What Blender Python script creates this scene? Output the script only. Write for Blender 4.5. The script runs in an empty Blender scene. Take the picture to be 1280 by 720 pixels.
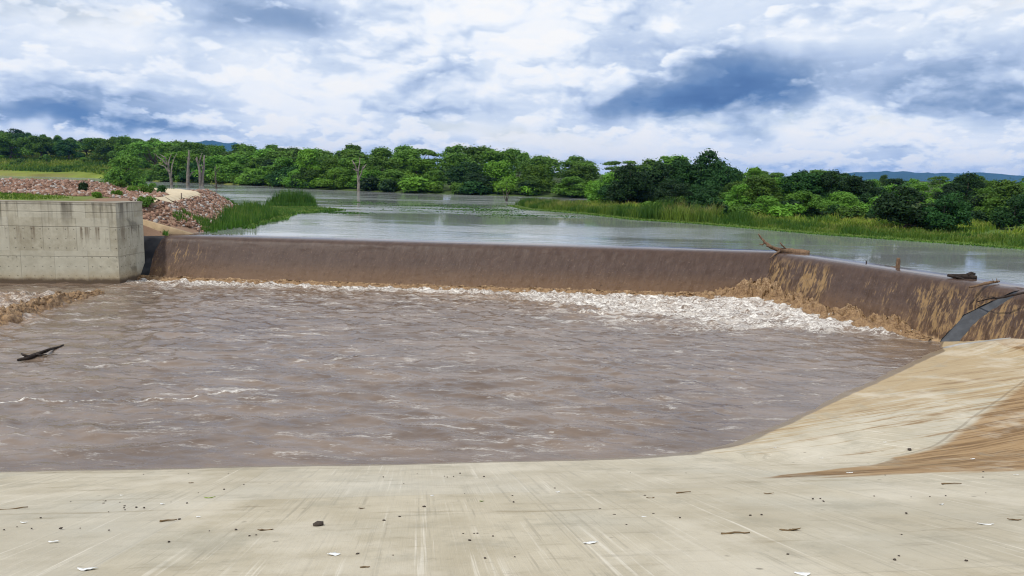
import bpy, math, random
import numpy as np
from mathutils import Matrix, Vector

random.seed(7)
RNG = np.random.default_rng(11)
scene = bpy.context.scene
COL = scene.collection

# ------------------------------------------------------------------ camera
F = 924.0                       # focal length in photo pixels (1280 wide)
EYE = np.array([0.0, 0.0, 3.5])
PITCH = math.atan(138.0 / F)
ROLL = 0.025
fw = np.array([0, math.cos(PITCH), -math.sin(PITCH)])
r0 = np.array([1.0, 0, 0])
u0 = np.array([0, math.sin(PITCH), math.cos(PITCH)])
rt = math.cos(ROLL) * r0 + math.sin(ROLL) * u0
up = math.cos(ROLL) * u0 - math.sin(ROLL) * r0


def at(px, py, z=0.0):
    """the point at height z that the photo shows at this pixel"""
    d = fw + rt * (px - 640) / F - up * (py - 360) / F
    t = (z - EYE[2]) / d[2]
    return EYE + d * t


def atd(px, py, y):
    """the point at depth y that the photo shows at this pixel"""
    d = fw + rt * (px - 640) / F - up * (py - 360) / F
    return EYE + d * (y / d[1])


def proj(p):
    d = np.asarray(p, float) - EYE
    w = d @ fw
    return 640 + F * (d @ rt) / w, 360 - F * (d @ up) / w


cam = bpy.data.cameras.new("camera")
camo = bpy.data.objects.new("camera", cam)
COL.objects.link(camo)
cam.sensor_width = 36
cam.lens = F / 1280 * 36
cam.clip_start = 0.1
cam.clip_end = 40000
M = Matrix(((rt[0], up[0], -fw[0], EYE[0]), (rt[1], up[1], -fw[1], EYE[1]), (rt[2], up[2], -fw[2], EYE[2]), (0, 0, 0, 1)))
camo.matrix_world = M
scene.camera = camo


# ------------------------------------------------------------------ noise
def _hash(ix, iy, seed):
    h = (ix.astype(np.int64) * 374761393 + iy.astype(np.int64) * 668265263 + seed * 974711) & 0xFFFFFFFF
    h = ((h ^ (h >> 13)) * 1274126177) & 0xFFFFFFFF
    h = h ^ (h >> 16)
    return h


def perlin(x, y, seed=0):
    x = np.asarray(x, float); y = np.asarray(y, float)
    ix = np.floor(x); iy = np.floor(y)
    fx = x - ix; fy = y - iy
    u = fx * fx * fx * (fx * (fx * 6 - 15) + 10); v = fy * fy * fy * (fy * (fy * 6 - 15) + 10)

    def g(dx, dy):
        a = _hash(ix + dx, iy + dy, seed) * (2 * math.pi / 4294967296.0)
        return np.cos(a) * (fx - dx) + np.sin(a) * (fy - dy)
    a = g(0, 0) * (1 - u) + g(1, 0) * u
    b = g(0, 1) * (1 - u) + g(1, 1) * u
    return (a * (1 - v) + b * v) * 1.5


def fbm(x, y, o=4, seed=0, gain=.5):
    s = 0; a = 1.0
    for i in range(o):
        s = s + a * perlin(x * 2 ** i, y * 2 ** i, seed + i * 17)
        a *= gain
    return s


def sstep(a, b, x):
    t = np.clip((np.asarray(x, float) - a) / (b - a), 0, 1)
    return t * t * (3 - 2 * t)


def poly_sd(poly, X, Y):
    """signed distance to a polygon, negative inside"""
    X = np.asarray(X, float); Y = np.asarray(Y, float)
    d = np.full(X.shape, 1e18); ins = np.zeros(X.shape, bool)
    n = len(poly)
    for i in range(n):
        ax, ay = poly[i][:2]; bx, by = poly[(i + 1) % n][:2]
        ex, ey = bx - ax, by - ay
        t = np.clip(((X - ax) * ex + (Y - ay) * ey) / (ex * ex + ey * ey + 1e-12), 0, 1)
        d = np.minimum(d, (X - ax - t * ex) ** 2 + (Y - ay - t * ey) ** 2)
        c = (ay > Y) != (by > Y)
        with np.errstate(divide='ignore', invalid='ignore'):
            xi = ax + (Y - ay) * ex / (ey if abs(ey) > 1e-12 else 1e-12)
        ins ^= c & (X < xi)
    return np.where(ins, -1, 1) * np.sqrt(d)


def line_d(path, X, Y):
    d = np.full(np.shape(X), 1e18)
    for (ax, ay), (bx, by) in zip(path[:-1], path[1:]):
        ex, ey = bx - ax, by - ay
        t = np.clip(((X - ax) * ex + (Y - ay) * ey) / (ex * ex + ey * ey), 0, 1)
        d = np.minimum(d, np.hypot(X - ax - t * ex, Y - ay - t * ey))
    return d


# ------------------------------------------------------------------ meshes
def mesh_np(name, V, Fc, mat=None, parent=None, smooth=False, attrs=None, uv=None, mats=None, midx=None):
    """V (n,3); Fc an (m,3)/(m,4) array or a list of face tuples"""
    V = np.asarray(V, np.float32)
    me = bpy.data.meshes.new(name)
    if isinstance(Fc, np.ndarray):
        k = Fc.shape[1]; loops = Fc.astype(np.int32).ravel()
        starts = np.arange(0, len(loops), k, dtype=np.int32)
    else:
        loops = np.array([i for f in Fc for i in f], np.int32)
        starts = np.cumsum([0] + [len(f) for f in Fc[:-1]]).astype(np.int32)
    me.vertices.add(len(V)); me.vertices.foreach_set("co", V.ravel())
    me.loops.add(len(loops)); me.loops.foreach_set("vertex_index", loops)
    me.polygons.add(len(starts)); me.polygons.foreach_set("loop_start", starts)
    me.update(calc_edges=True)
    me.validate()
    if smooth:
        me.polygons.foreach_set("use_smooth", np.ones(len(me.polygons), bool))
    for k, a in (attrs or {}).items():
        a = np.asarray(a, np.float32)
        if a.ndim == 1:
            at_ = me.attributes.new(k, 'FLOAT', 'POINT'); at_.data.foreach_set("value", a)
        else:
            at_ = me.attributes.new(k, 'FLOAT_VECTOR', 'POINT'); at_.data.foreach_set("vector", a[:, :3].copy().ravel())
    if mats:
        for m in mats: me.materials.append(m)
        if midx is not None: me.polygons.foreach_set("material_index", np.asarray(midx, np.int32))
    elif mat:
        me.materials.append(mat)
    ob = bpy.data.objects.new(name, me)
    COL.objects.link(ob)
    if parent is not None: ob.parent = parent
    return ob


def grid_faces(ni, nj):
    i, j = np.meshgrid(np.arange(ni - 1), np.arange(nj - 1), indexing='ij')
    a = (i * nj + j).ravel()
    return np.stack([a, a + nj, a + nj + 1, a + 1], 1)


def thing(name, label, cat, loc=(0, 0, 0), rotz=0.0, group=None, scale=1.0):
    o = bpy.data.objects.new(name, None); COL.objects.link(o)
    o.empty_display_size = .2
    o.location = tuple(float(c) for c in loc); o.rotation_euler = (0, 0, rotz)
    o.scale = (scale,) * 3
    o["label"] = label; o["category"] = cat
    if group: o["group"] = group
    return o


def tag(o, label, cat, group=None):
    o["label"] = label; o["category"] = cat
    if group: o["group"] = group
    return o


def setting(o, label, cat, kind="structure"):
    o["kind"] = kind; o["label"] = label; o["category"] = cat
    return o


def copy_thing(root, loc, rotz, scale, label=None, group=None):
    r = root.copy(); COL.objects.link(r)
    r.location = tuple(float(c) for c in loc); r.rotation_euler = (0, 0, rotz)
    r.scale = scale if isinstance(scale, tuple) else (scale,) * 3
    if label: r["label"] = label
    if group: r["group"] = group
    for ch in list(root.children):
        c = ch.copy(); COL.objects.link(c); c.parent = r
    return r


def tube(P, R, n=8, rough=0.0, seed=0, cap=True):
    """a tapered, slightly gnarled tube through the points P"""
    P = np.asarray(P, float); R = np.asarray(R, float)
    rg = np.random.default_rng(seed)
    V = []; Fc = []
    T = np.gradient(P, axis=0); T /= np.linalg.norm(T, axis=1)[:, None] + 1e-9
    ref = np.array([0, 0, 1.0]) if abs(T[0][2]) < .9 else np.array([1.0, 0, 0])
    for k in range(len(P)):
        a = np.cross(T[k], ref); a /= np.linalg.norm(a) + 1e-9; b = np.cross(T[k], a)
        for i in range(n):
            th = 2 * math.pi * i / n
            rr = R[k] * (1 + rough * (rg.random() - .5) * 2)
            V.append(P[k] + (a * math.cos(th) + b * math.sin(th)) * rr)
    for k in range(len(P) - 1):
        for i in range(n):
            Fc.append((k * n + i, k * n + (i + 1) % n, (k + 1) * n + (i + 1) % n, (k + 1) * n + i))
    if cap:
        Fc.append(tuple(range(n))[::-1]); Fc.append(tuple((len(P) - 1) * n + i for i in range(n)))
    return np.array(V), Fc


def bend(p, q, n, wob, seed):
    """points from p to q with a wandering line"""
    rg = np.random.default_rng(seed)
    p = np.asarray(p, float); q = np.asarray(q, float); L = np.linalg.norm(q - p)
    t = np.linspace(0, 1, n)[:, None]
    P = p + (q - p) * t
    w = rg.normal(size=(n, 3)) * wob * L; w[0] = 0; w[-1] = 0
    for _ in range(1): w[1:-1] = (w[:-2] + 2 * w[1:-1] + w[2:]) / 4
    return P + w


def join(parts):
    V = []; Fc = []; o = 0
    for v, f in parts:
        V.append(v); Fc += [tuple(i + o for i in q) for q in f]; o += len(v)
    return np.concatenate(V), Fc


# ------------------------------------------------------------------ node maths
class G:
    """a small expression builder for shader nodes"""
    def __init__(s, tree): s.t = tree; tree.nodes.clear()

    def n(s, typ, **kw):
        nd = s.t.nodes.new(typ)
        for k, v in kw.items(): setattr(nd, k, v)
        return nd

    def put(s, sock, v):
        if isinstance(v, X): s.t.links.new(v.s, sock)
        elif v is not None:
            if hasattr(sock.default_value, '__len__'):
                if not hasattr(v, '__len__'): v = (v,) * 3
                v = tuple(v)
                if len(sock.default_value) == 4 and len(v) == 3: v += (1,)
            sock.default_value = v

    def m(s, op, a, b=None, c=None, clamp=False):
        nd = s.n('ShaderNodeMath', operation=op, use_clamp=clamp)
        s.put(nd.inputs[0], a); s.put(nd.inputs[1], b)
        if c is not None: s.put(nd.inputs[2], c)
        return X(s, nd.outputs[0])

    def vm(s, op, a, b=None):
        nd = s.n('ShaderNodeVectorMath', operation=op)
        s.put(nd.inputs[0], a)
        if b is not None: s.put(nd.inputs[1], b)
        return X(s, nd.outputs[0])

    def attr(s, name, vec=False):
        nd = s.n('ShaderNodeAttribute', attribute_name=name)
        return X(s, nd.outputs['Vector' if vec else 'Fac'])

    def coord(s, k='Object'): return X(s, s.n('ShaderNodeTexCoord').outputs[k])

    def pos(s): return X(s, s.n('ShaderNodeNewGeometry').outputs['Position'])

    def sep(s, v):
        nd = s.n('ShaderNodeSeparateXYZ'); s.put(nd.inputs[0], v)
        return [X(s, o) for o in nd.outputs]

    def comb(s, a, b, c=0.0):
        nd = s.n('ShaderNodeCombineXYZ')
        for i, v in enumerate((a, b, c)): s.put(nd.inputs[i], v)
        return X(s, nd.outputs[0])

    def noise(s, v, scale=1.0, detail=4.0, rough=.5, dist=0.0, lac=2.0):
        nd = s.n('ShaderNodeTexNoise')
        s.put(nd.inputs['Vector'], v); s.put(nd.inputs['Scale'], scale); s.put(nd.inputs['Detail'], detail)
        s.put(nd.inputs['Roughness'], rough); s.put(nd.inputs['Distortion'], dist); s.put(nd.inputs['Lacunarity'], lac)
        return X(s, nd.outputs['Fac'])

    def noise2(s, x, y, detail=4.0, rough=.5, dist=0.0):
        nd = s.n('ShaderNodeTexNoise', noise_dimensions='2D')
        s.put(nd.inputs['Vector'], s.comb(x, y)); s.put(nd.inputs['Scale'], 1.0); s.put(nd.inputs['Detail'], detail)
        s.put(nd.inputs['Roughness'], rough); s.put(nd.inputs['Distortion'], dist)
        return X(s, nd.outputs['Fac'])

    def vor(s, v, scale=1.0, feature='F1', rnd=1.0):
        nd = s.n('ShaderNodeTexVoronoi', feature=feature)
        s.put(nd.inputs['Vector'], v); s.put(nd.inputs['Scale'], scale); s.put(nd.inputs['Randomness'], rnd)
        return X(s, nd.outputs['Distance'])

    def ss(s, a, b, x):
        nd = s.n('ShaderNodeMapRange', interpolation_type='SMOOTHSTEP')
        s.put(nd.inputs['Value'], x); s.put(nd.inputs['From Min'], a); s.put(nd.inputs['From Max'], b)
        return X(s, nd.outputs[0])

    def mix(s, a, b, f):
        nd = s.n('ShaderNodeMix', data_type='RGBA')
        s.put(nd.inputs[0], f); s.put(nd.inputs[6], a); s.put(nd.inputs[7], b)
        return X(s, nd.outputs[2])

    def bump(s, h, strength=.5, dist=.05, normal=None):
        nd = s.n('ShaderNodeBump')
        s.put(nd.inputs['Strength'], strength); s.put(nd.inputs['Distance'], dist); s.put(nd.inputs['Height'], h)
        if normal is not None: s.put(nd.inputs['Normal'], normal)
        return X(s, nd.outputs[0])

    def rnd(s): return X(s, s.n('ShaderNodeObjectInfo').outputs['Random'])


class X:
    def __init__(s, g, sock): s.g = g; s.s = sock
    def __add__(a, b): return a.g.m('ADD', a, b)
    __radd__ = __add__
    def __sub__(a, b): return a.g.m('SUBTRACT', a, b)
    def __rsub__(a, b): return a.g.m('SUBTRACT', b, a)
    def __mul__(a, b): return a.g.m('MULTIPLY', a, b)
    __rmul__ = __mul__
    def __truediv__(a, b): return a.g.m('DIVIDE', a, b)
    def __rtruediv__(a, b): return a.g.m('DIVIDE', b, a)
    def clamp(a): return a.g.m('ADD', a, 0.0, clamp=True)


def material(name):
    m = bpy.data.materials.new(name); m.use_nodes = True
    return m, G(m.node_tree)


def finish(g, color, rough=.8, normal=None, spec=.5, metal=0.0, trans=None, ior=1.45):
    b = g.n('ShaderNodeBsdfPrincipled')
    g.put(b.inputs['Base Color'], color); g.put(b.inputs['Roughness'], rough)
    g.put(b.inputs['Specular IOR Level'], spec); g.put(b.inputs['Metallic'], metal); g.put(b.inputs['IOR'], ior)
    if normal is not None: g.put(b.inputs['Normal'], normal)
    o = g.n('ShaderNodeOutputMaterial')
    if trans is not None:
        tr = g.n('ShaderNodeBsdfTranslucent'); g.put(tr.inputs[0], trans)
        mx = g.n('ShaderNodeMixShader'); mx.inputs[0].default_value = .28
        g.t.links.new(b.outputs[0], mx.inputs[1]); g.t.links.new(tr.outputs[0], mx.inputs[2])
        g.t.links.new(mx.outputs[0], o.inputs[0])
    else:
        g.t.links.new(b.outputs[0], o.inputs[0])


# ------------------------------------------------------------------ layout
PZ = -2.2                                            # level of the pool below the weir
A0 = np.array([4.2, 14.85])                           # corner of the waterline on the concrete


def planeA(x, y): return PZ + .288 * (.121 * (x - A0[0]) - .9926 * (y - A0[1]))
def planeB(x, y): return PZ + .132 * (.70 * (x - A0[0]) - .714 * (y - A0[1]))


CREST = [np.array([-20.35, 39.93]), np.array([13.75, 38.5]), np.array([25.5, 8.2])]


def crest_off(o):
    """the crest line moved o metres downstream, mitred at the corner"""
    d1 = CREST[1] - CREST[0]; d1 /= np.linalg.norm(d1); d2 = CREST[2] - CREST[1]; d2 /= np.linalg.norm(d2)
    n1 = np.array([d1[1], -d1[0]]); n2 = np.array([d2[1], -d2[0]])
    p0 = CREST[0] + n1 * o; p2 = CREST[2] + n2 * o
    nm = (n1 + n2); nm /= np.linalg.norm(nm); p1 = CREST[1] + nm * o / (nm @ n1)
    return p0, p1, p2


KP = np.array([at(px, py, z) for px, py, z in [(1181, 434, -2.12), (1200, 429.5, -2.02), (1230, 426, -1.80), (1280, 419, -1.46), (1340, 410, -1.22), (1460, 392, -.80)]])
KDIR = (KP[3, :2] - KP[0, :2]) / np.linalg.norm(KP[3, :2] - KP[0, :2])
KT = (KP[:, :2] - KP[0, :2]) @ KDIR
KRES = np.array([p[2] - .03 - max(planeA(p[0], p[1]), planeB(p[0], p[1])) for p in KP]); KRES[0] = max(KRES[0], 0)


def apron_z(x, y):
    a = planeA(x, y); b = planeB(x, y)
    k = .26
    h = np.clip(.5 + .5 * (a - b) / k, 0, 1)
    z = b * (1 - h) + a * h + k * h * (1 - h)
    # the bank lifts to meet the kerb along the foot of the second weir face
    x = np.asarray(x, float); y = np.asarray(y, float)
    t = (x - KP[0, 0]) * KDIR[0] + (y - KP[0, 1]) * KDIR[1]
    side = (x - KP[0, 0]) * -KDIR[1] + (y - KP[0, 1]) * KDIR[0]          # above 0 beyond the kerb
    d = np.where(side > 0, 0, -side)
    lift = np.interp(t, KT, KRES, left=0.0)
    z = z + lift * sstep(2.4, 0, d) * (y > 8)
    return np.clip(z, -4.2, 2.35)


pts = lambda L, z=0.0: [at(px, py, z)[:2] for px, py in L]
res_front = list(crest_off(1.2)); res_front[0] = res_front[0] + np.array([0, .0])
RES = ([tuple(p) for p in res_front] +
       [(60, 12), (95, 14), (70, 30), (50, 36)] +
       [tuple(p) for p in pts([(1280, 311), (1200, 305), (1100, 298), (1030, 293), (960, 287), (880, 280), (800, 275), (730, 267), (660, 262), (638, 257)])] +
       [tuple(p) for p in pts([(690, 254), (775, 252), (775, 249), (700, 247), (600, 244), (500, 241), (400, 237), (330, 232.5), (270, 230), (200, 227), (120, 222.5), (0, 219.5)])] +
       [(-400, 260), (-400, 110), (-130, 72), (-70, 67), (-42, 66), (-28, 66)] +
       [tuple(p) for p in pts([(296, 259), (303, 264), (292, 273), (276, 281), (258, 288.5), (243, 291)])])
NEAR = [(-120, 20.4), (-60, 29.6), (-20.6, 36.9), (-20.6, 40.0), tuple(CREST[0]), tuple(CREST[1]), tuple(CREST[2]), (140, 12), (140, -80), (-120, -80)]


def ground_z(x, y):
    x = np.asarray(x, float); y = np.asarray(y, float)
    sd = poly_sd(RES, x, y)
    nz = fbm(x * .05, y * .05, 3, 5)
    inl = np.maximum(sd, 0)
    far = sstep(100, 140, y)
    left = far * sstep(-20, -100, x)
    z = .04 + .35 * (1 - np.exp(-inl / 2.5)) + np.minimum(inl * .012, 1.0) + far * np.minimum(inl * .03, 4.0) + left * np.minimum(inl * .07, 7)
    z = z + nz * .15 * sstep(2, 10, inl)
    z = z + sstep(700, 6000, np.hypot(x, y)) * 12
    # left embankment
    le = (x < -8) & (y < 100) & (y > 30)
    zl = np.minimum(.03 + .66 * inl, 1.80) + .53 * sstep(45.0, 57, y) * sstep(-27.5, -33, x) * sstep(3, 8, inl) + nz * .06 * sstep(1, 4, inl)
    z = np.where(le, zl, z)
    z = np.where(sd < 0, np.maximum(sd * .5, -1.6), z)
    near = poly_sd(NEAR, x, y)
    zn = np.maximum(apron_z(x, y) - .5, -4.6)
    return np.where(near < 0, zn, z), sd, near


def gz(x, y): return float(ground_z(np.array([x]), np.array([y]))[0][0])


# ================================================================== MATERIALS
def leaf_material(name, dark, light, trans):
    m, g = material(name)
    t = g.attr("tint"); r = g.rnd()
    f = (t * .75 + (r - .5) * .5 + .1).clamp()
    c = g.mix(dark, light, f)
    hue = g.n('ShaderNodeHueSaturation'); g.put(hue.inputs['Color'], c)
    g.put(hue.inputs['Hue'], .49 + r * .025); g.put(hue.inputs['Value'], .8 + r * .5); g.put(hue.inputs['Saturation'], 1.0)
    c2 = X(g, hue.outputs[0])
    finish(g, c2, .6, None, .25, trans=c2)
    return m


M_leaf = leaf_material("leaf_woodland", (.024, .07, .010), (.165, .31, .035), 1)
M_leafdark = leaf_material("leaf_dark", (.008, .028, .008), (.035, .095, .018), 1)
M_leafbright = leaf_material("leaf_bright", (.06, .15, .012), (.18, .33, .03), 1)


def bark_material(name, a, b, sc=6):
    m, g = material(name)
    p = g.coord()
    x, y, z = g.sep(p)
    n = g.noise(g.comb(x * 4.0, y * 4.0, z * .8), sc, 5, .65)
    n2 = g.noise(p, sc * .4, 3)
    finish(g, g.mix(a, b, g.ss(.3, .7, n * .6 + n2 * .4)), .85, g.bump(n, .6, .03), .3)
    return m


M_bark = bark_material("bark", (.05, .04, .03), (.16, .13, .1))
M_deadwood = bark_material("dead_bark", (.09, .075, .06), (.31, .27, .225))
M_drift = bark_material("driftwood", (.06, .035, .022), (.27, .17, .1))
M_driftdark = bark_material("wet_driftwood", (.012, .009, .008), (.05, .035, .027))


def blade_material(name, a, b, c):
    m, g = material(name)
    t = g.attr("tint"); h = g.attr("along")
    col = g.mix(g.mix(a, b, t), c, g.ss(.55, 1.0, h) * g.ss(.45, .8, t))
    finish(g, col, .6, None, .25, trans=col)
    return m


M_reed = blade_material("reed_blades", (.035, .1, .012), (.10, .22, .025), (.2, .22, .05))
M_grass = blade_material("grass_blades", (.05, .12, .014), (.22, .31, .03), (.36, .30, .09))
M_bankgrass = blade_material("bank_grass_blades", (.05, .12, .014), (.15, .23, .028), (.30, .25, .09))


def make_concrete_apron():
    m, g = material("apron_concrete")
    uv = g.attr("flow", True)           # x along the waterline, y up the slope, metres
    u, v, _ = g.sep(uv)
    A = g.attr("side")                  # planeB - planeA: above 0 on the bank
    z = g.attr("lift")                  # height above the pool
    P = g.pos()
    px, py, pz = g.sep(P)
    big = g.noise(P, .22, 4, .6)
    mid = g.noise(P, 1.3, 6, .6)
    fine = g.noise(P, 38, 5, .7)
    wob = g.noise(P, .5, 2)
    broom = g.noise(g.comb(u * 13.0, v * .16, 0), 1.0, 5, .68)
    streak = g.noise(g.comb(u * .9, v * .30 + 4.0, 0), 1.0, 4, .55)
    c = g.mix((.37, .315, .215), (.54, .475, .355), g.ss(.3, .7, big * .55 + mid * .45))
    c = g.mix(c, (.43, .40, .32), g.ss(.45, .75, g.noise(P, .35, 3)) * .7)
    c = g.mix(c, (.70, .64, .53), g.ss(.54, .68, broom) * g.ss(.40, .62, streak) * .75)
    c = g.mix(c, (.28, .245, .18), g.ss(.46, .36, broom) * g.ss(.40, .56, mid) * .5)
    c = g.mix(c, (.22, .185, .125), g.ss(.56, .74, g.noise(g.comb(u * .6, v * 3.0, 3), 1.0, 6, .66)) * .5)
    c = g.mix(c, (.25, .21, .15), g.ss(.56, .70, g.noise(P, 7.0, 5, .7)) * .30)
    # slab joints
    ju = g.m('PINGPONG', u + wob * .05, 2.2); jv = g.m('PINGPONG', v + .6, 2.4)
    jn = g.ss(.022, .0, g.m('MINIMUM', ju, jv))
    c = g.mix(c, (.24, .21, .16), jn * .35)
    slab = g.noise(g.comb(g.m('FLOOR', u / 4.4), g.m('FLOOR', (v + .6) / 4.8), 0), 3.7, 0)
    c = g.mix(c, (.54, .51, .44), g.ss(.35, .75, slab) * .30)
    # silt left by falling water on the bank: streaks that follow the contours
    bank = g.ss(-.02, .06, A)
    su = px * .955 + py * .297; sv = py * .955 - px * .297 + wob * .25
    silt_n = g.noise(g.comb(su * .24, sv * 2.7, 0), 1.0, 7, .72)
    silt_f = g.noise(g.comb(su * .55, sv * 13.0, 0), 1.0, 4, .62)
    sn = silt_n * .72 + silt_f * .28
    low = bank * g.ss(.46, .57, sn + (g.ss(15.0, 21.0, py) - .50) * .15 + g.ss(.30, .0, z) * .06 + g.ss(.8, 0.2, big) * .02)
    c = g.mix(c, (.38, .265, .13), low * .75)
    c = g.mix(c, (.165, .092, .038), low * g.ss(.51, .62, sn) * .6)
    # upper silt, above an old water line
    edge = .445 + (wob - .5) * .02
    t = ((px - 4.3) / 3.4).clamp()
    lo = g.m('MAXIMUM', .93 - t * .49 + (g.noise(g.comb(su * .8, sv * 3.0, 4), 1.0, 4) - .5) * .10, edge)
    hi = 1.02 + (g.noise(g.comb(su * .4, sv * 3.5, 6), 1.0, 5, .65) - .5) * .28
    upper = g.ss(lo, lo + .03, z) * g.m('MAXIMUM', g.ss(hi, hi - .10, z), bank) * g.ss(4.0, 4.6, px)
    c = g.mix(c, g.mix((.24, .14, .058), (.34, .215, .10), g.ss(.56, .42, sn)), upper * .95)
    c = g.mix(c, (.12, .065, .025), upper * g.ss(.50, .57, silt_f * .6 + silt_n * .4) * .6)
    c = g.mix(c, (.56, .46, .30), upper * g.ss(.42, .34, silt_f * .7 + silt_n * .3) * .3)
    line = g.ss(.006, .002, g.m('ABSOLUTE', z - edge)) * g.ss(-.06, .1, A)
    c = g.mix(c, (.075, .042, .02), line * .35)
    # faint brown film in patches on the apron
    film = g.ss(.56, .68, g.noise(g.comb(u * .22, v * 1.5, 9), 1.0, 6, .68)) * g.ss(.1, -.2, A)
    c = g.mix(c, (.22, .17, .095), film * .55)
    c = g.mix(c, (.30, .27, .20), g.ss(.52, .66, g.noise(g.comb(u * .8, v * .8, 17), 1.0, 7, .70)) * .45)
    c = g.mix(c, (.60, .54, .43), g.ss(.50, .66, g.noise(g.comb(u * .5, v * .4, 27), 1.0, 6, .66)) * .5)
    speck = g.ss(.085, .03, g.vor(P, 1.9)) * g.ss(.45, .6, mid)
    c = g.mix(c, (.09, .07, .05), speck * .6)
    wet = g.ss(.075, .045, z * (1.0 + bank * 1.7) + (mid - .5) * .06 + (big - .5) * .05)
    c = g.mix(c, (.15, .105, .065), wet * .75)
    c = g.mix(c, (.40, .36, .29), g.ss(.012, .004, g.m('ABSOLUTE', z - .10 + (mid - .5) * .06)) * g.ss(.5, .6, fine) * .6)
    rough = .85 - wet * .55
    bn = g.bump(fine * .5 + broom * .8 + mid * .8, .6, .022)
    finish(g, c, rough, bn, .35)
    return m


def make_wall_concrete():
    m, g = material("formed_concrete")
    uv = g.coord('UV'); u, v, _ = g.sep(uv)      # u metres along, v height above the pool (0..4)
    P = g.pos()
    big = g.noise(P, .6, 5, .6); mid = g.noise(P, 3.0, 5, .65); fine = g.noise(P, 22, 4, .7)
    c = g.mix((.34, .305, .22), (.55, .515, .40), g.ss(.3, .7, big * .5 + mid * .5))
    # panel joints of the formwork
    wv = v + (g.noise(g.comb(u * .7, 0, 0), 1.0, 3) - .5) * .08
    hl = g.m('MINIMUM', g.m('ABSOLUTE', wv - 2.78), g.m('MINIMUM', g.m('ABSOLUTE', wv - 1.32), g.m('ABSOLUTE', wv - 3.5)))
    hj = g.ss(.035, .005, hl)
    row = g.m('FLOOR', g.m('MULTIPLY', v, .62))
    uu = u + g.m('MODULO', row, 2.0) * .45
    vj = g.ss(.03, .004, g.m('PINGPONG', uu, .76))
    c = g.mix(c, (.14, .13, .10), (hj * .55 + vj * .36).clamp() * g.ss(.25, .55, mid))
    # tie holes
    hu = g.m('PINGPONG', u + .19, .19); hv = g.m('PINGPONG', v + .1, .23)
    hole = g.ss(.034, .02, g.m('SQRT', hu * hu + hv * hv)) * g.ss(3.1, 3.0, v)
    c = g.mix(c, (.09, .085, .07), hole * .75)
    # panels of slightly different pours
    cell = g.noise(g.comb(g.m('FLOOR', uu / 1.52), row, 0), 2.3, 0)
    c = g.mix(c, (.58, .555, .45), g.ss(.4, .75, cell) * .5)
    # run-off stains from the top edge and the construction joint
    d1 = g.noise(g.comb(u * 3.2, v * .16, 0), 1.0, 4, .6)
    top = g.ss(2.3, 4.0, v) * g.ss(.46, .64, d1)
    c = g.mix(c, (.12, .105, .08), top * .85)
    c = g.mix(c, (.15, .11, .07), g.ss(.50, .66, g.noise(g.comb(u * 4.5, v * .2, 7), 1.0, 4, .6)) * g.ss(1.7, 2.75, v) * g.ss(2.82, 2.76, v) * .8)
    c = g.mix(c, (.13, .12, .09), g.ss(.60, .70, g.noise(g.comb(u * .55 + v * .5, v * .5, 2), 1.0, 5, .6)) * .62)
    lip = g.ss(3.9, 3.97, v)
    c = g.mix(c, (.16, .13, .10), lip * .6)
    # tide line of the muddy pool
    c = g.mix(c, (.21, .185, .13), g.ss(.55, .72, g.noise(g.comb(u * 1.2, v * .9, 31), 1.0, 7, .72)) * .55)
    tide = g.ss(.75, .10, v + (big - .5) * .7)
    c = g.mix(c, (.40, .30, .17), tide * .7)
    c = g.mix(c, (.085, .055, .035), g.ss(.34, .12, v + (mid - .5) * .25) * .9)
    h = fine * .25 + mid * .5 - hj * .6 - vj * .5 - hole * 1.2
    finish(g, c, .82, g.bump(h, .55, .03), .3)
    return m


def make_dark_concrete():
    m, g = material("wet_concrete")
    P = g.pos(); n = g.noise(P, 2.5, 5); 
    c = g.mix((.022, .026, .034), (.065, .07, .08), g.ss(.35, .7, n))
    finish(g, c, g.m('ADD', n * .3, .42), g.bump(g.noise(P, 18, 4), .3, .02), .35)
    return m


def make_plain_concrete(name, a, b):
    m, g = material(name)
    P = g.pos(); n = g.noise(P, 1.6, 6, .62); f = g.noise(P, 24, 4, .7)
    finish(g, g.mix(a, b, g.ss(.3, .7, n)), .85, g.bump(f * .5 + n, .5, .03), .3)
    return m


M_apron = make_concrete_apron()
M_wall = make_wall_concrete()
M_dark = make_dark_concrete()
M_kerb = make_plain_concrete("kerb_concrete", (.26, .245, .22), (.42, .40, .37))
M_sandy = make_plain_concrete("sandy_concrete", (.34, .24, .14), (.48, .36, .22))
M_path = make_plain_concrete("sand_track", (.50, .40, .26), (.62, .52, .36))


def make_pool():
    m, g = material("muddy_water")
    P = g.pos(); x, y, z = g.sep(P)
    foam = g.attr("foam"); turb = g.attr("turb")
    n1 = g.noise(g.comb(x * 2.0, y * 4.0, 0), 1.0, 8, .74, .8)
    n2 = g.noise(g.comb(x * 9.0, y * 15.0, 0), 1.0, 5, .70, .5)
    wisps = g.noise(g.comb(x * .7, y * 2.6, 4), 1.0, 7, .72, 1.2)
    f = g.ss(.42, .70, foam * .66 + (n1 - .5) * .95 + (n2 - .5) * .75)
    f2 = g.ss(.56, .72, wisps + (n2 - .5) * .3 + foam * .20 - .03) * .46
    fo = g.m('MAXIMUM', f, f2)
    base = g.mix((.122, .084, .060), (.200, .146, .108), g.ss(.35, .65, g.noise(g.comb(x * .35, y * .9, 0), 1.0, 5, .6)))
    base = g.mix(base, (.30, .18, .085), g.ss(.35, .9, turb) * g.ss(.42, .62, n2) * .75)
    c = g.mix(base, (.80, .76, .70), fo * .93)
    bump_h = g.noise(g.comb(x * 3.6, y * 5.4, 0), 1.0, 4, .55, .5)
    b = g.bump(bump_h * .7 + n2 * fo * .8, .45, .05)
    finish(g, c, .07 + fo * .5, b, .5, ior=1.36)
    return m


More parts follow.
